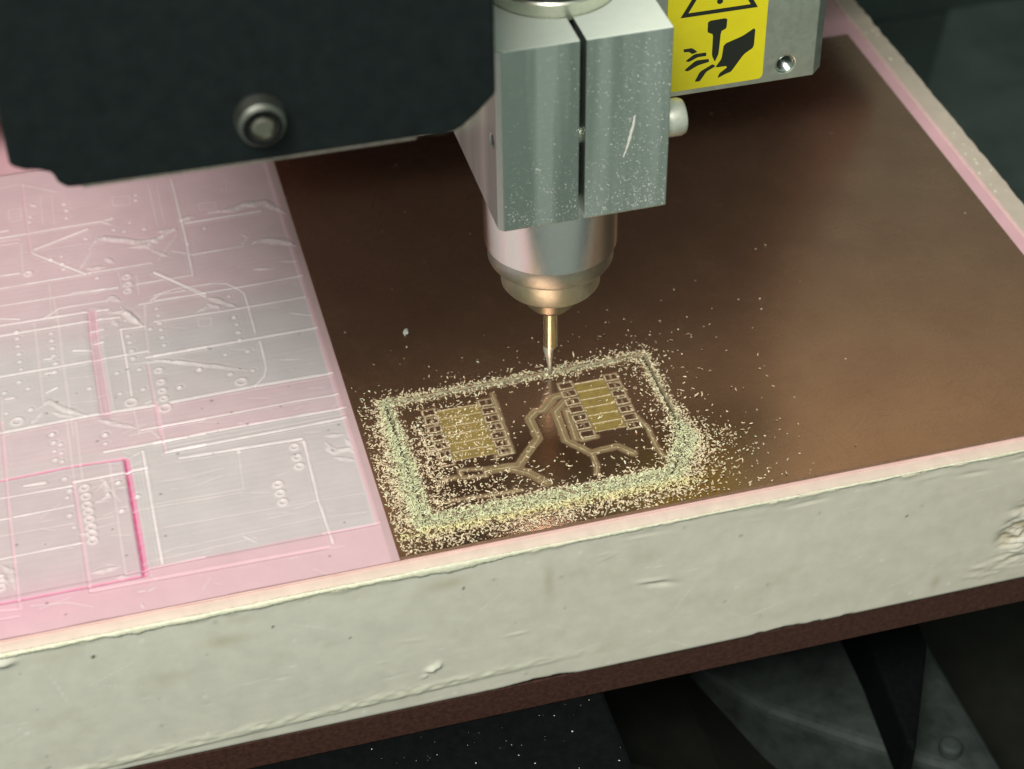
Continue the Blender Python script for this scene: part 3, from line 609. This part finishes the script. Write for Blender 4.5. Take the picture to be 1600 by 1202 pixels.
    finish('sawn_edge', mesh_np(V, np.stack([i, i + 1, i + 1 + n, i + n], -1).reshape(-1, 4)), M['edge'], root, smooth=True)
    # raised pale bead drawing the highlight along the far long edge
    finish('edge_highlight_bead', mesh_bm(prism_bm([(SH_R - 1.1, ZT + .01), (SH_R - .9, ZT + .26), (SH_R - .2, ZT + .26), (SH_R - .02, ZT + .01)], yf + .4, SH_B - .4, 'y')), M['edge'], root, bevel=.06)
build_sheet()

# ---------------------------------------------------------------- copper board with the milled circuit
OUT = [(-34.6, -.3), (19.9, .3), (20.1, -26.8), (14.2, -35.6), (-34.6, -35.7), (-34.6, -.3)]
PADS = dict(right=dict(y0=-4.7, gold=(3.5, 9.9), cols=((.55, 3.15), (10.3, 12.7))), left=dict(y0=-5.3, gold=(-25.3, -16.6), cols=((-27.9, -25.6), (-16.3, -13.7))))
def build_board():
    root = empty('copper_clad_board', label='brown copper clad circuit board with a small milled circuit', cat='circuit board')
    px0, px1, py0, py1 = -38.4, 24.0, -39.6, 4.0; st = .13
    xs = np.linspace(px0, px1, int((px1 - px0) / st) + 1); ys = np.linspace(py0, py1, int((py1 - py0) / st) + 1)
    X, Y = np.meshgrid(xs, ys); shp = X.shape
    H = np.zeros(shp); A = np.zeros(shp); C = np.zeros(shp + (3,)); C[:] = (.30, .235, .075)
    rough = noise2(shp, 2.2, 101, 2); med = noise2(shp, 12, 102, 3)
    GOLD = np.array([.315, .225, .066]); OLIVE = np.array([.235, .20, .095]); BURR = np.array([.88, .74, .50]); DARK = np.array([.030, .045, .026])
    Xg, Yg = X, Y; X = X + .11 * noise2(shp, 5, 103, 2); Y = Y + .11 * noise2(shp, 5, 104, 2)     # the cutter chatters
    def clear(k, col, depth):
        nonlocal A, H, C
        n = k > A * 0 + .02
        C[n] = (C + (col - C) * k[..., None])[n]; A = np.maximum(A, k); H = np.minimum(H, -depth * k)
    def burr(k, h=.07, a=.9):
        nonlocal A, H, C
        kk = (k * a * (.9 + .8 * rough)).clip(0, 1)
        C = C + (BURR - C) * kk[..., None]; A = np.maximum(A, kk); H = H + h * k * (1 + .6 * rough)
    soft = lambda d, w: 1 / (1 + np.exp((d - w) / .045))
    for kind, w, pts in TRACE_STROKES:
        d, par, L = seg_dist(X, Y, pts); clear(1 / (1 + np.exp((d + .10 * med - w * .60) / .09)) * (.80 + .25 * med).clip(0, 1), GOLD * .25 + OLIVE * .75, .08)
    for kind, w, pts in TRACE_STROKES:
        d, par, L = seg_dist(X, Y, pts); d = d + .06 * med
        burr(np.exp(-(d / .13) ** 2) * (.75 + .6 * med).clip(0, 1), .07, .85); burr(np.exp(-((d - w * .57) / .14) ** 2) * (.2 + .8 * med).clip(0, 1), .04, .4)
    for nme, p in PADS.items():
        g0, g1 = p['gold']; y0 = p['y0']
        dx = np.maximum(g0 - X, X - g1); dy = np.maximum(Y - (y0 + .1), (y0 - 6 * 2.54 - .1) - Y)
        clear(soft(np.maximum(dx, dy), 0), GOLD, .09)
        C *= 1 - (soft(np.maximum(dx, dy), 0) * (.16 * np.sin(Y * 11.0) + .22 * med + .15 * rough))[..., None].clip(-.4, .4)
        for r_ in range(7):
            yc = y0 - 2.54 * r_
            k = np.exp(-((Y - yc + .04 * med) / .15) ** 2) * soft(dx, 0); burr(k, .06, .95 if nme == 'right' else .7)
            for c0, c1 in p['cols']:
                ddx = np.maximum(c0 - X, X - c1); ddy = np.abs(Y - yc) - .78; d = np.maximum(ddx, ddy)
                clear(soft(np.abs(d - .16), .20), OLIVE, .08)
                burr(np.exp(-((d - .05 + .05 * med) / .13) ** 2), .06, .85)
                mid = np.exp(-(np.maximum(np.abs(X - (c0 + c1) / 2 - .3 * med) - .12, np.abs(Y - yc) - .5).clip(0) / .10) ** 2) * (1 if (r_ * 7 + int(c0)) % 3 else .0); burr(mid, .03, .55)
    X, Y = Xg, Yg
    dO, par, L = seg_dist(X, Y, OUT); wob = dO + .05 * med
    clear(soft(wob, .34), np.array([.23, .25, .12]), .35)
    hv = np.clip(np.maximum(np.clip((-30 - Y) / 6, 0, 1), np.clip((-30 - X) / 4, 0, 1) * np.clip(.35 - Y / 30, 0, 1)), 0, 1)
    film = np.exp(-(wob / (.95 + 1.3 * hv)) ** 2) * (.75 + .6 * med + .35 * rough); film = film.clip(0, 1)
    C = C + (np.array([.56, .58, .40]) - C) * (film * .85)[..., None]; A = np.maximum(A, film * .9)
    k = np.exp(-((wob - .0) / .26) ** 4); C = C + (DARK - C) * (k * (1.3 + .3 * rough)).clip(0, 1)[..., None]; H -= .5 * k
    bd = np.minimum.reduce([X - px0, px1 - X, Y - py0, py1 - Y]); H *= np.clip(bd / .4, 0, 1)
    me = grid_mesh(xs, ys, H, np.concatenate([C.clip(0, 1), A[..., None].clip(0, 1)], -1))
    finish('milled_circuit', me, M['milled'], root, smooth=True)
    bm = bmesh.new()
    def quad(*p): bm.faces.new([bm.verts.new([c * S for c in (*q, 0.0)]) for q in p])
    quad((BX0, BY0), (BX1, BY0), (BX1, py0), (BX0, py0)); quad((BX0, py1), (BX1, py1), (BX1, BY1), (BX0, BY1))
    quad((BX0, py0), (px0, py0), (px0, py1), (BX0, py1)); quad((px1, py0), (BX1, py0), (BX1, py1), (px1, py1))
    finish('copper_foil', mesh_bm(bm), M['copper'], root)
    bm = bmesh.new(); z0, z1 = ZT + .005, -.002
    c = [(BX0, BY0), (BX1, BY0), (BX1, BY1), (BX0, BY1)]; lo = [bm.verts.new((x * S, y * S, z0 * S)) for x, y in c]; hi = [bm.verts.new((x * S, y * S, z1 * S)) for x, y in c]
    for i in range(4): bm.faces.new((lo[i], lo[(i + 1) % 4], hi[(i + 1) % 4], hi[i]))
    bm.faces.new(lo)
    finish('laminate_core', mesh_bm(bm), M['laminate'], root)
build_board()

def build_dust():
    r = np.random.default_rng(5)
    # candidate flakes
    N = 420000
    x = r.uniform(-40.8, 50, N); y = r.uniform(-43.2, 26, N); x[:9000] = r.uniform(-40, 108, 9000); y[:9000] = r.uniform(-43, 100, 9000)
    d, _, _ = seg_dist(x, y, OUT)
    inside = np.zeros(N, bool)
    for (x0, y0), (x1, y1) in zip(OUT, OUT[1:]):
        c = ((y0 > y) != (y1 > y)); xi = x0 + (y - y0) * (x1 - x0) / (y1 - y0 + 1e-12); inside ^= c & (x < xi)
    front = np.clip((-30 - y) / 6, 0, 1); left = np.clip((-30 - x) / 4, 0, 1); rightlow = np.clip((x - 8) / 10, 0, 1) * np.clip((-18 - y) / 10, 0, 1)
    heavy = np.clip(np.maximum(front, np.maximum(left * np.clip(.35 + (-y) / 30, 0, 1), rightlow)), 0, 1)
    core = np.exp(-(d / (1.15 + 1.2 * heavy)) ** 2)
    fl = np.where(inside, .26 * np.exp(-d / (1.3 + 1.9 * heavy)), (.30 + .80 * heavy) * np.exp(-d / (1.4 + 2.4 * heavy)))
    clump = np.zeros(N)
    for s_, a in ((1.1, .4), (2.9, .6), (6.1, .5)):
        clump += a * np.sin(x * s_ + 2 * np.sin(y * s_ * .7)) * np.sin(y * s_ * 1.3 + 2 * np.sin(x * s_ * .6))
    far = .016 * np.exp(-d / 7.0) * (~inside) * np.clip(1 + (x - 5) / 20, .35, 1.6)
    inn = .018 * inside * (.35 + .65 * np.clip(np.abs(x + 2) / 12 - .2, 0, 1) + np.clip((-8 - x) / 10, 0, 1) * np.clip((-14 - y) / 8, 0, 1) * 3 + 1.6 * np.clip((-24 - y) / 6, 0, 1) + 1.5 * np.clip((x - 13) / 3, 0, 1))
    lpad = .10 * np.exp(-(((x + 22) / 6.5) ** 2 + ((y + 12) / 9) ** 2) ** 2) + .30 * np.exp(-(((x + 29.5) / 1.8) ** 2 + ((y + 20) / 14) ** 2) ** 2)
    dens = (.80 * core * (.95 + .15 * heavy) + fl) * (1 + .55 * clump) + inn * (1 + .7 * clump) + lpad * inside + far + np.where(np.arange(N) < 9000, .02, 0.0)
    slot = np.clip(1 - np.exp(-(d / (.54 - .1 * heavy)) ** 6) * (1 - .35 * heavy), 0, 1)
    acc = r.random(N) < np.clip(dens * slot, 0, 1) * .26
    acc &= np.hypot(x, y) > .7
    x, y, d, heavy, inside, core = [a[acc] for a in (x, y, d, heavy, inside, core)]
    n = len(x)
    # each flake is a short curled sliver: three triangular sections along a bent spine
    fine = r.random(n) < .25 + .25 * core
    L = np.where(fine, r.uniform(.10, .20, n), np.exp(r.normal(-1.34, .36, n)).clip(.12, .62)); W = np.where(fine, L * r.uniform(.5, .8, n), r.uniform(.09, .19, n)); T = W * r.uniform(.5, .9, n)
    bend = r.normal(0, .9, n); rot = r.uniform(0, 6.28, n); tilt = r.normal(0, .30, n); spin = r.uniform(0, 6.28, n)
    V = np.zeros((n, 9, 3))
    for s_i, s_ in enumerate((-1., 0., 1.)):
        a = bend * s_ * .5; taper = 1.0 if s_ == 0 else .62
        px_ = L * s_ * np.cos(a); py_ = L * np.abs(s_) * np.sin(np.abs(a)) * np.sign(bend) * .8
        for k in range(3):
            q = spin + k * 2.094 + s_ * .5
            V[:, 3 * s_i + k, 0] = px_ - np.sin(a) * np.cos(q) * W * taper; V[:, 3 * s_i + k, 1] = py_ + np.cos(q) * W * taper; V[:, 3 * s_i + k, 2] = np.sin(q) * T * taper
    V *= 1 + .12 * r.normal(size=V.shape)
    ct, st_ = np.cos(tilt)[:, None], np.sin(tilt)[:, None]; V0 = V.copy()
    V[..., 0] = V0[..., 0] * ct - V0[..., 2] * st_; V[..., 2] = V0[..., 0] * st_ + V0[..., 2] * ct
    ct, st_ = np.cos(rot)[:, None], np.sin(rot)[:, None]; V0 = V.copy()
    V[..., 0] = V0[..., 0] * ct - V0[..., 1] * st_; V[..., 1] = V0[..., 0] * st_ + V0[..., 1] * ct
    z = np.where(core > .2, r.random(n) ** 1.6 * .5 * core * (1 + .5 * heavy), 0) + .01 - V[..., 2].min(1)
    V += np.stack([x, y, z], -1)[:, None, :]
    # keep heaps on the board
    V[..., 0] = np.maximum(V[..., 0], BX0 + .03); V[..., 1] = np.maximum(V[..., 1], BY0 + .03)
    tri = [(0, 2, 1), (6, 7, 8)]
    for s_ in (0, 3):
        for k in range(3):
            a, c = s_ + k, s_ + (k + 1) % 3; tri += [(a, c, c + 3), (a, c + 3, a + 3)]
    F = (np.array(tri)[None] + 9 * np.arange(n)[:, None, None]).reshape(-1, 3)
    PEACH = np.array([.86, .70, .48]); GREEN = np.array([.76, .78, .50]); YEL = np.array([.86, .76, .36])
    gsh = np.clip(core * 1.5 * (.35 + .65 * heavy) + .25 * core, 0, 1)[:, None]
    col = PEACH + (GREEN - PEACH) * gsh
    yl = np.clip(np.exp(-((y + 38.4) / 1.1) ** 2) * (~inside) * np.clip((24 - x) / 6, 0, 1), 0, 1)[:, None] * .65
    col = col + (YEL - col) * yl
    col *= (1 + .22 * r.normal(size=(n, 1))).clip(.4, 1.5)
    col = np.repeat(col[:, None, :], 9, 1).reshape(-1, 3).clip(0, .95)
    o = finish('milling_dust', mesh_np(V.reshape(-1, 3), F, col), M['dust'], smooth=False)
    tag(o, 'pale cream and greenish milling dust heaped along the circuit outline', 'dust', kind='stuff')
    print('dust flakes', n)
build_dust()
# one larger crumb behind the circuit
bm = bmesh.new(); bmesh.ops.create_icosphere(bm, subdivisions=2, radius=1.0)
rc = random.Random(8)
for v in bm.verts:
    k = 1 + rc.uniform(-.35, .35); v.co = Vector(((v.co.x * .55 * k - 25.6) * S, (v.co.y * .95 * k + 21.0 + .3 * v.co.x) * S, (abs(v.co.z) * .6 * k + .02) * S))
tag(finish('chip_crumb', mesh_bm(bm), M['speck'], smooth=False), 'single pale crumb lying alone on the bare copper behind the circuit', 'crumb')

# ---------------------------------------------------------------- milling head
CX0, CX1, CF, CB, CZ0, CZ1 = -15.2, 16.0, -20.0, 17.95, 52.0, 88.6
PY = 18.0
head = empty('spindle_carriage', label='aluminium spindle clamp head with black cover and yellow warning label', cat='milling head')
def build_head():
    R = 11.85
    a0 = math.asin(.52 / R)
    arc = [(R * math.sin(a), -R * math.cos(a)) for a in np.linspace(a0, 2 * math.pi - a0, 72)]
    outline = [(-.52, CF), (-14.2, CF), (CX0, CF + 1.0), (CX0, CB), (CX1, CB), (CX1, CF), (.52, CF)] + arc
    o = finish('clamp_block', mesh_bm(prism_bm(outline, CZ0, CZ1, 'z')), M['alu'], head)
    cut(o, lathe_bm([(1.35, -19), (1.35, -8)], 28, 'x', (0, -16.1, 69.0)))
    m = o.modifiers.new('edge', 'BEVEL'); m.width = .22 * S; m.segments = 2; m.limit_method = 'ANGLE'; m.angle_limit = math.radians(40)
    o.data.materials.append(M['alu_top'])
    for p in o.data.polygons:
        if p.normal.z > .9: p.material_index = 1
    # clamping screw across the slot
    sc = finish('clamp_screw', mesh_bm(lathe_bm([(1.9, -8), (1.9, 16.03), (3.25, 16.05), (3.4, 16.4), (3.4, 19.2), (3.1, 19.9), (2.2, 20.1)], 40, 'x', (0, -15.6, 67.6))), M['zinc'], head)
    auto_smooth(sc, 40)
    # chip strand stuck on the clamp
    pts = [(9.43, 72.27), (9.25, 70.48), (8.84, 68.57), (8.42, 66.66), (7.88, 65.02), (7.45, 63.8)]
    bm = bmesh.new(); prev = None; rr = random.Random(2)
    fine = []
    for (ax, az), (bx, bz) in zip(pts, pts[1:]):
        for t in (0, .25, .5, .75): fine.append((ax + (bx - ax) * t, az + (bz - az) * t))
    for i, (x, z) in enumerate(fine):
        w = .12 + .20 * math.sin(math.pi * min(1, (i + 2) / len(fine))) + rr.uniform(-.05, .06)
        ring = [bm.verts.new(((x + w * math.cos(a) + rr.uniform(-.05, .05)) * S, (CF - .18 + .16 * math.sin(a)) * S, (z + rr.uniform(-.08, .08)) * S)) for a in np.linspace(0, 2 * math.pi, 7)[:-1]]
        if prev:
            for k in range(6): bm.faces.new((prev[k], prev[(k + 1) % 6], ring[(k + 1) % 6], ring[k]))
        prev = ring
    tag(finish('metal_shaving', mesh_bm(bm), M['speck'], smooth=True), 'thin curled pale shaving stuck to the clamp front', 'shaving')
    # dust specks on the clamp front
    r = np.random.default_rng(9); V = []; F = []
    n = 2700
    X_ = []
    for i in range(n):
        u = r.random()
        if u < .28: x, z = r.uniform(-13.5, 15.5), CZ0 + .3 + abs(r.normal(0, 5))
        elif u < .5: x, z = r.normal(10, 3.5), r.uniform(53, 87)
        else: x, z = r.uniform(-14, 15.8), r.uniform(52.3, 88.3)
        if not (-14 < x < 15.8 and 52.2 < z < 88.4) or abs(x) < .8: continue
        s_ = .045 + .13 * r.random() ** 3; a = r.uniform(0, 6.28)
        ax = np.array([math.cos(a), 0, math.sin(a)]) * s_; az = np.array([-math.sin(a), 0, math.cos(a)]) * s_ * r.uniform(.4, .9); c = np.array([x, CF + .005, z]); b = len(V)
        V += [c + ax, c + az, c - ax, c - az, c + np.array([0, -s_ * .7, 0])]
        F += [(b, b + 1, b + 4), (b + 1, b + 2, b + 4), (b + 2, b + 3, b + 4), (b + 3, b, b + 4)]
    for (x, z, s_) in ((-8.2, 64.2, .38), (-7.7, 63.9, .28), (-5.5, 75, .14), (13.6, 82, .22)):
        b = len(V); c = np.array([x, CF + .005, z])
        V += [c + (s_, 0, 0), c + (0, 0, s_), c - (s_, 0, 0), c - (0, 0, s_ * .7), c + (0, -s_ * .5, 0)]
        F += [(b, b + 1, b + 4), (b + 1, b + 2, b + 4), (b + 2, b + 3, b + 4), (b + 3, b, b + 4)]
    tag(finish('dust_specks', mesh_np(np.array(V), np.array(F)), M['speck'], head), kind='stuff')
    # spindle
    sp = finish('spindle_body', mesh_bm(lathe_bm([(11.6, 34.25), (12.65, 34.25), (12.9, 34.6), (12.9, 51.7), (12.6, 51.95)], 128)), M['turned'], head); auto_smooth(sp)
    q = finish('flange', mesh_bm(lathe_bm([(11.0, 88.0), (11.80, 88.0), (11.80, 91.0), (11.5, 91.35), (9.2, 91.4), (9.2, 90.6)], 128)), M['flange'], sp); auto_smooth(q)
    q = finish('motor_body', mesh_bm(lathe_bm([(9.0, 90.5), (9.0, 93.0), (10.5, 94.0), (10.5, 150.0), (9.5, 151.0)], 96)), M['motor'], sp); auto_smooth(q)
    q = finish('seal_ring', mesh_bm(lathe_bm([(9, 34.2), (12.25, 34.2), (12.25, 30.9), (12.0, 30.4), (9, 30.35)], 128)), M['ring'], sp); auto_smooth(q)
    q = finish('collet_nut', mesh_bm(lathe_bm([(6, 30.3), (9.95, 30.3), (9.75, 24.6), (9.3, 24.0), (5, 23.95)], 128)), M['nut'], sp); auto_smooth(q)
    q = finish('collet', mesh_bm(lathe_bm([(4.5, 23.9), (5.4, 23.9), (4.9, 19.0), (3.6, 17.6), (1.5, 17.5)], 96)), M['collet'], sp); auto_smooth(q)
    # mounting plate
    pl = finish('mounting_plate', mesh_bm(prism_bm([(-24, PY), (59.9, PY), (62.4, PY + 2.5), (62.4, PY + 12), (-24, PY + 12)], 49.75, 170, 'z')), M['plate'], head)
    cut(pl, lathe_bm([(2.05, PY - 3), (2.05, PY + 9)], 36, 'y', (53.7, 0, 53.25)))
    m = pl.modifiers.new('edge', 'BEVEL'); m.width = .2 * S; m.segments = 2; m.limit_method = 'ANGLE'; m.angle_limit = math.radians(40)
    prof = []
    for k in range(24): prof.append((2.04 if k % 2 else 1.75, PY + .25 + k * .35))
    q = finish('threaded_hole', mesh_bm(lathe_bm(prof, 36, 'y', (53.7, 0, 53.25), cap=False)), M['thread'], pl); auto_smooth(q, 60)
    # warning label
    lx0, lx1, lz0, lz1 = 28.4, 48.95, 50.95, 92.0
    def rrect(x0, x1, z0, z1, r):
        out = []
        for cx, cz, a0 in ((x1 - r, z0 + r, -90), (x1 - r, z1 - r, 0), (x0 + r, z1 - r, 90), (x0 + r, z0 + r, 180)):
            for k in range(7):
                a = math.radians(a0 + 15 * k); out.append((cx + r * math.cos(a), cz + r * math.sin(a)))
        return out
    lab = finish('warning_label', mesh_bm(prism_bm(rrect(lx0, lx1, lz0, lz1, 1.0), PY - .14, PY - .01, 'y')), M['yellow'], pl)
    lab["label"] = 'yellow hazard label with cutter and hand pictogram'
    def ink(nm, polys):
        bm = bmesh.new()
        for p in polys: prism_bm(p, PY - .17, PY - .142, 'y', bm)
        return finish(nm, mesh_bm(bm), M['ink'], pl)
    def chaik(p, n=1):
        for _ in range(n):
            q_ = []
            for a, b in zip(p, p[1:] + p[:1]): q_ += [(a[0] * .88 + b[0] * .12, a[1] * .88 + b[1] * .12), (a[0] * .12 + b[0] * .88, a[1] * .12 + b[1] * .88)]
            p = q_
        return p
    T = [(36.73, 65.76), (40.68, 65.85), (40.63, 63.59), (39.53, 63.08), (39.34, 58.16), (38.64, 56.43), (37.94, 58.0), (37.94, 62.69), (36.75, 63.27)]
    Hd = [(46.68, 62.83), (46.63, 58.4), (44.64, 57.15), (42.19, 53.58), (41.22, 53.34), (39.43, 52.58), (39.73, 53.59), (41.26, 54.67), (41.11, 55.09), (38.79, 55.08), (40.02, 56.86), (40.31, 60.09), (44.12, 61.3)]
    Fi = [[(38.25, 55.97), (38.89, 55.41), (37.0, 54.46), (35.76, 52.53), (34.66, 52.53), (35.64, 54.68)], [(31.98, 60.29), (33.78, 60.3), (34.92, 59.28), (33.85, 58.94), (33.09, 59.58), (32.13, 59.61)],
          [(32.52, 57.58), (34.34, 58.85), (36.75, 58.85), (36.8, 58.05), (35.1, 58.07), (33.21, 57.26)], [(32.37, 55.55), (34.66, 57.36), (37.32, 57.31), (37.48, 56.62), (35.2, 56.21), (33.07, 55.17)]]
    ink('cutter_pictogram', [chaik(T)]); ink('hand_pictogram', [chaik(Hd)] + [chaik(f) for f in Fi])
    # triangle frame + exclamation mark
    cx = 38.95; b, hgt = 7.9, 13.6; z0 = 67.25
    outer = [(cx - b, z0), (cx + b, z0), (cx, z0 + hgt)]; inner = [(cx - b + 1.55, z0 + .85), (cx, z0 + hgt - 1.75), (cx + b - 1.55, z0 + .85)]
    bm = bmesh.new()
    for i in range(3):
        j = (i + 1) % 3; inn = [inner[0], inner[2], inner[1]]
        prism_bm([outer[i], outer[j], inn[j], inn[i]], PY - .17, PY - .142, 'y', bm)
    finish('triangle_pictogram', mesh_bm(bm), M['ink'], pl)
    ink('exclamation_pictogram', [[(cx + .62 * math.cos(a), 69.75 + .62 * math.sin(a)) for a in np.linspace(0, 2 * math.pi, 25)[:-1]], [(cx - .35, 71), (cx + .35, 71), (cx + .75, 76.6), (cx - .75, 76.6)]])
    # black cover
    cov = [(-22.6, 175), (-22.8, 99.8), (-25.9, 96.7), (-28.1, 94.9), (-29.3, 94.25), (-31.5, 93.85), (-33.9, 94.2), (-35.4, 94.2), (-59.8, 94.4), (-85.1, 94.8), (-87.4, 95.0), (-88.5, 96.1), (-89.1, 97.9), (-90.9, 98.7), (-92.7, 99.0), (-94.7, 100.1), (-94.8, 175)]
    c = finish('cover', mesh_bm(prism_bm(cov, -50, 36, 'y')), M['cover'], head, bevel=.7, seg=3)
    strip = [(-35.4, 94.23), (-59.8, 94.43), (-85.1, 94.83), (-85.1, 95.15), (-59.8, 94.75), (-35.4, 94.5)]  # paler strip along the cover's lower edge
    finish('lower_edge_strip', mesh_bm(prism_bm(strip, -50.10, -49.4, 'y')), M['bare'], c)
    s1 = finish('cover_screw', mesh_bm(lathe_bm([(3.8, -50.05), (3.8, -50.9), (3.5, -52.6), (2.6, -53.3), (2.2, -53.3), (2.2, -51.2), (.1, -51.15)], 48, 'y', (-58.5, 0, 102.3))), M['dull'], c); auto_smooth(s1, 40)
    q = finish('screw_socket', mesh_bm(lathe_bm([(2.15, -53.28), (2.9, -53.42), (2.9, -53.30)], 48, 'y', (-58.5, 0, 102.3), cap=False)), M['bed'], s1)
    q = finish('hex_pin', mesh_bm(lathe_bm([(1.7, -51.3), (1.7, -52.9), (1.2, -53.1)], 24, 'y', (-58.5, 0, 102.0))), M['collet'], s1)
build_head()

bit = empty('milling_bit', label='slim pointed engraving bit touching the copper at the circuit outline', cat='milling bit')
q = finish('shank', mesh_bm(lathe_bm([(1.55, 20), (1.55, 7.9), (1.5, 7.6)], 48)), M['shank'], bit); auto_smooth(q)
def half_cone():
    bm = bmesh.new(); rings = []
    for z, r in ((7.6, 1.5), (6.2, 1.45), (4.6, 1.10), (2.6, .68), (.9, .34), (-.12, .12)):
        ring = []
        for k in range(20):
            a = 2 * math.pi * k / 20; x, y = r * math.cos(a), r * math.sin(a)
            if z < 6.5:   # half the tip is ground flat
                n = (math.cos(.5), -math.sin(.5)); dd = x * n[0] + y * n[1]; lim = .30 * r
                if dd > lim: x -= (dd - lim) * n[0]; y -= (dd - lim) * n[1]
            ring.append(bm.verts.new((x * S, y * S, z * S)))
        rings.append(ring)
    for a, b in zip(rings, rings[1:]):
        for k in range(20): bm.faces.new((a[k], a[(k + 1) % 20], b[(k + 1) % 20], b[k]))
    bm.faces.new(rings[-1])
    return bm
q = finish('cutting_tip', mesh_bm(half_cone()), M['flute'], bit); auto_smooth(q, 30)
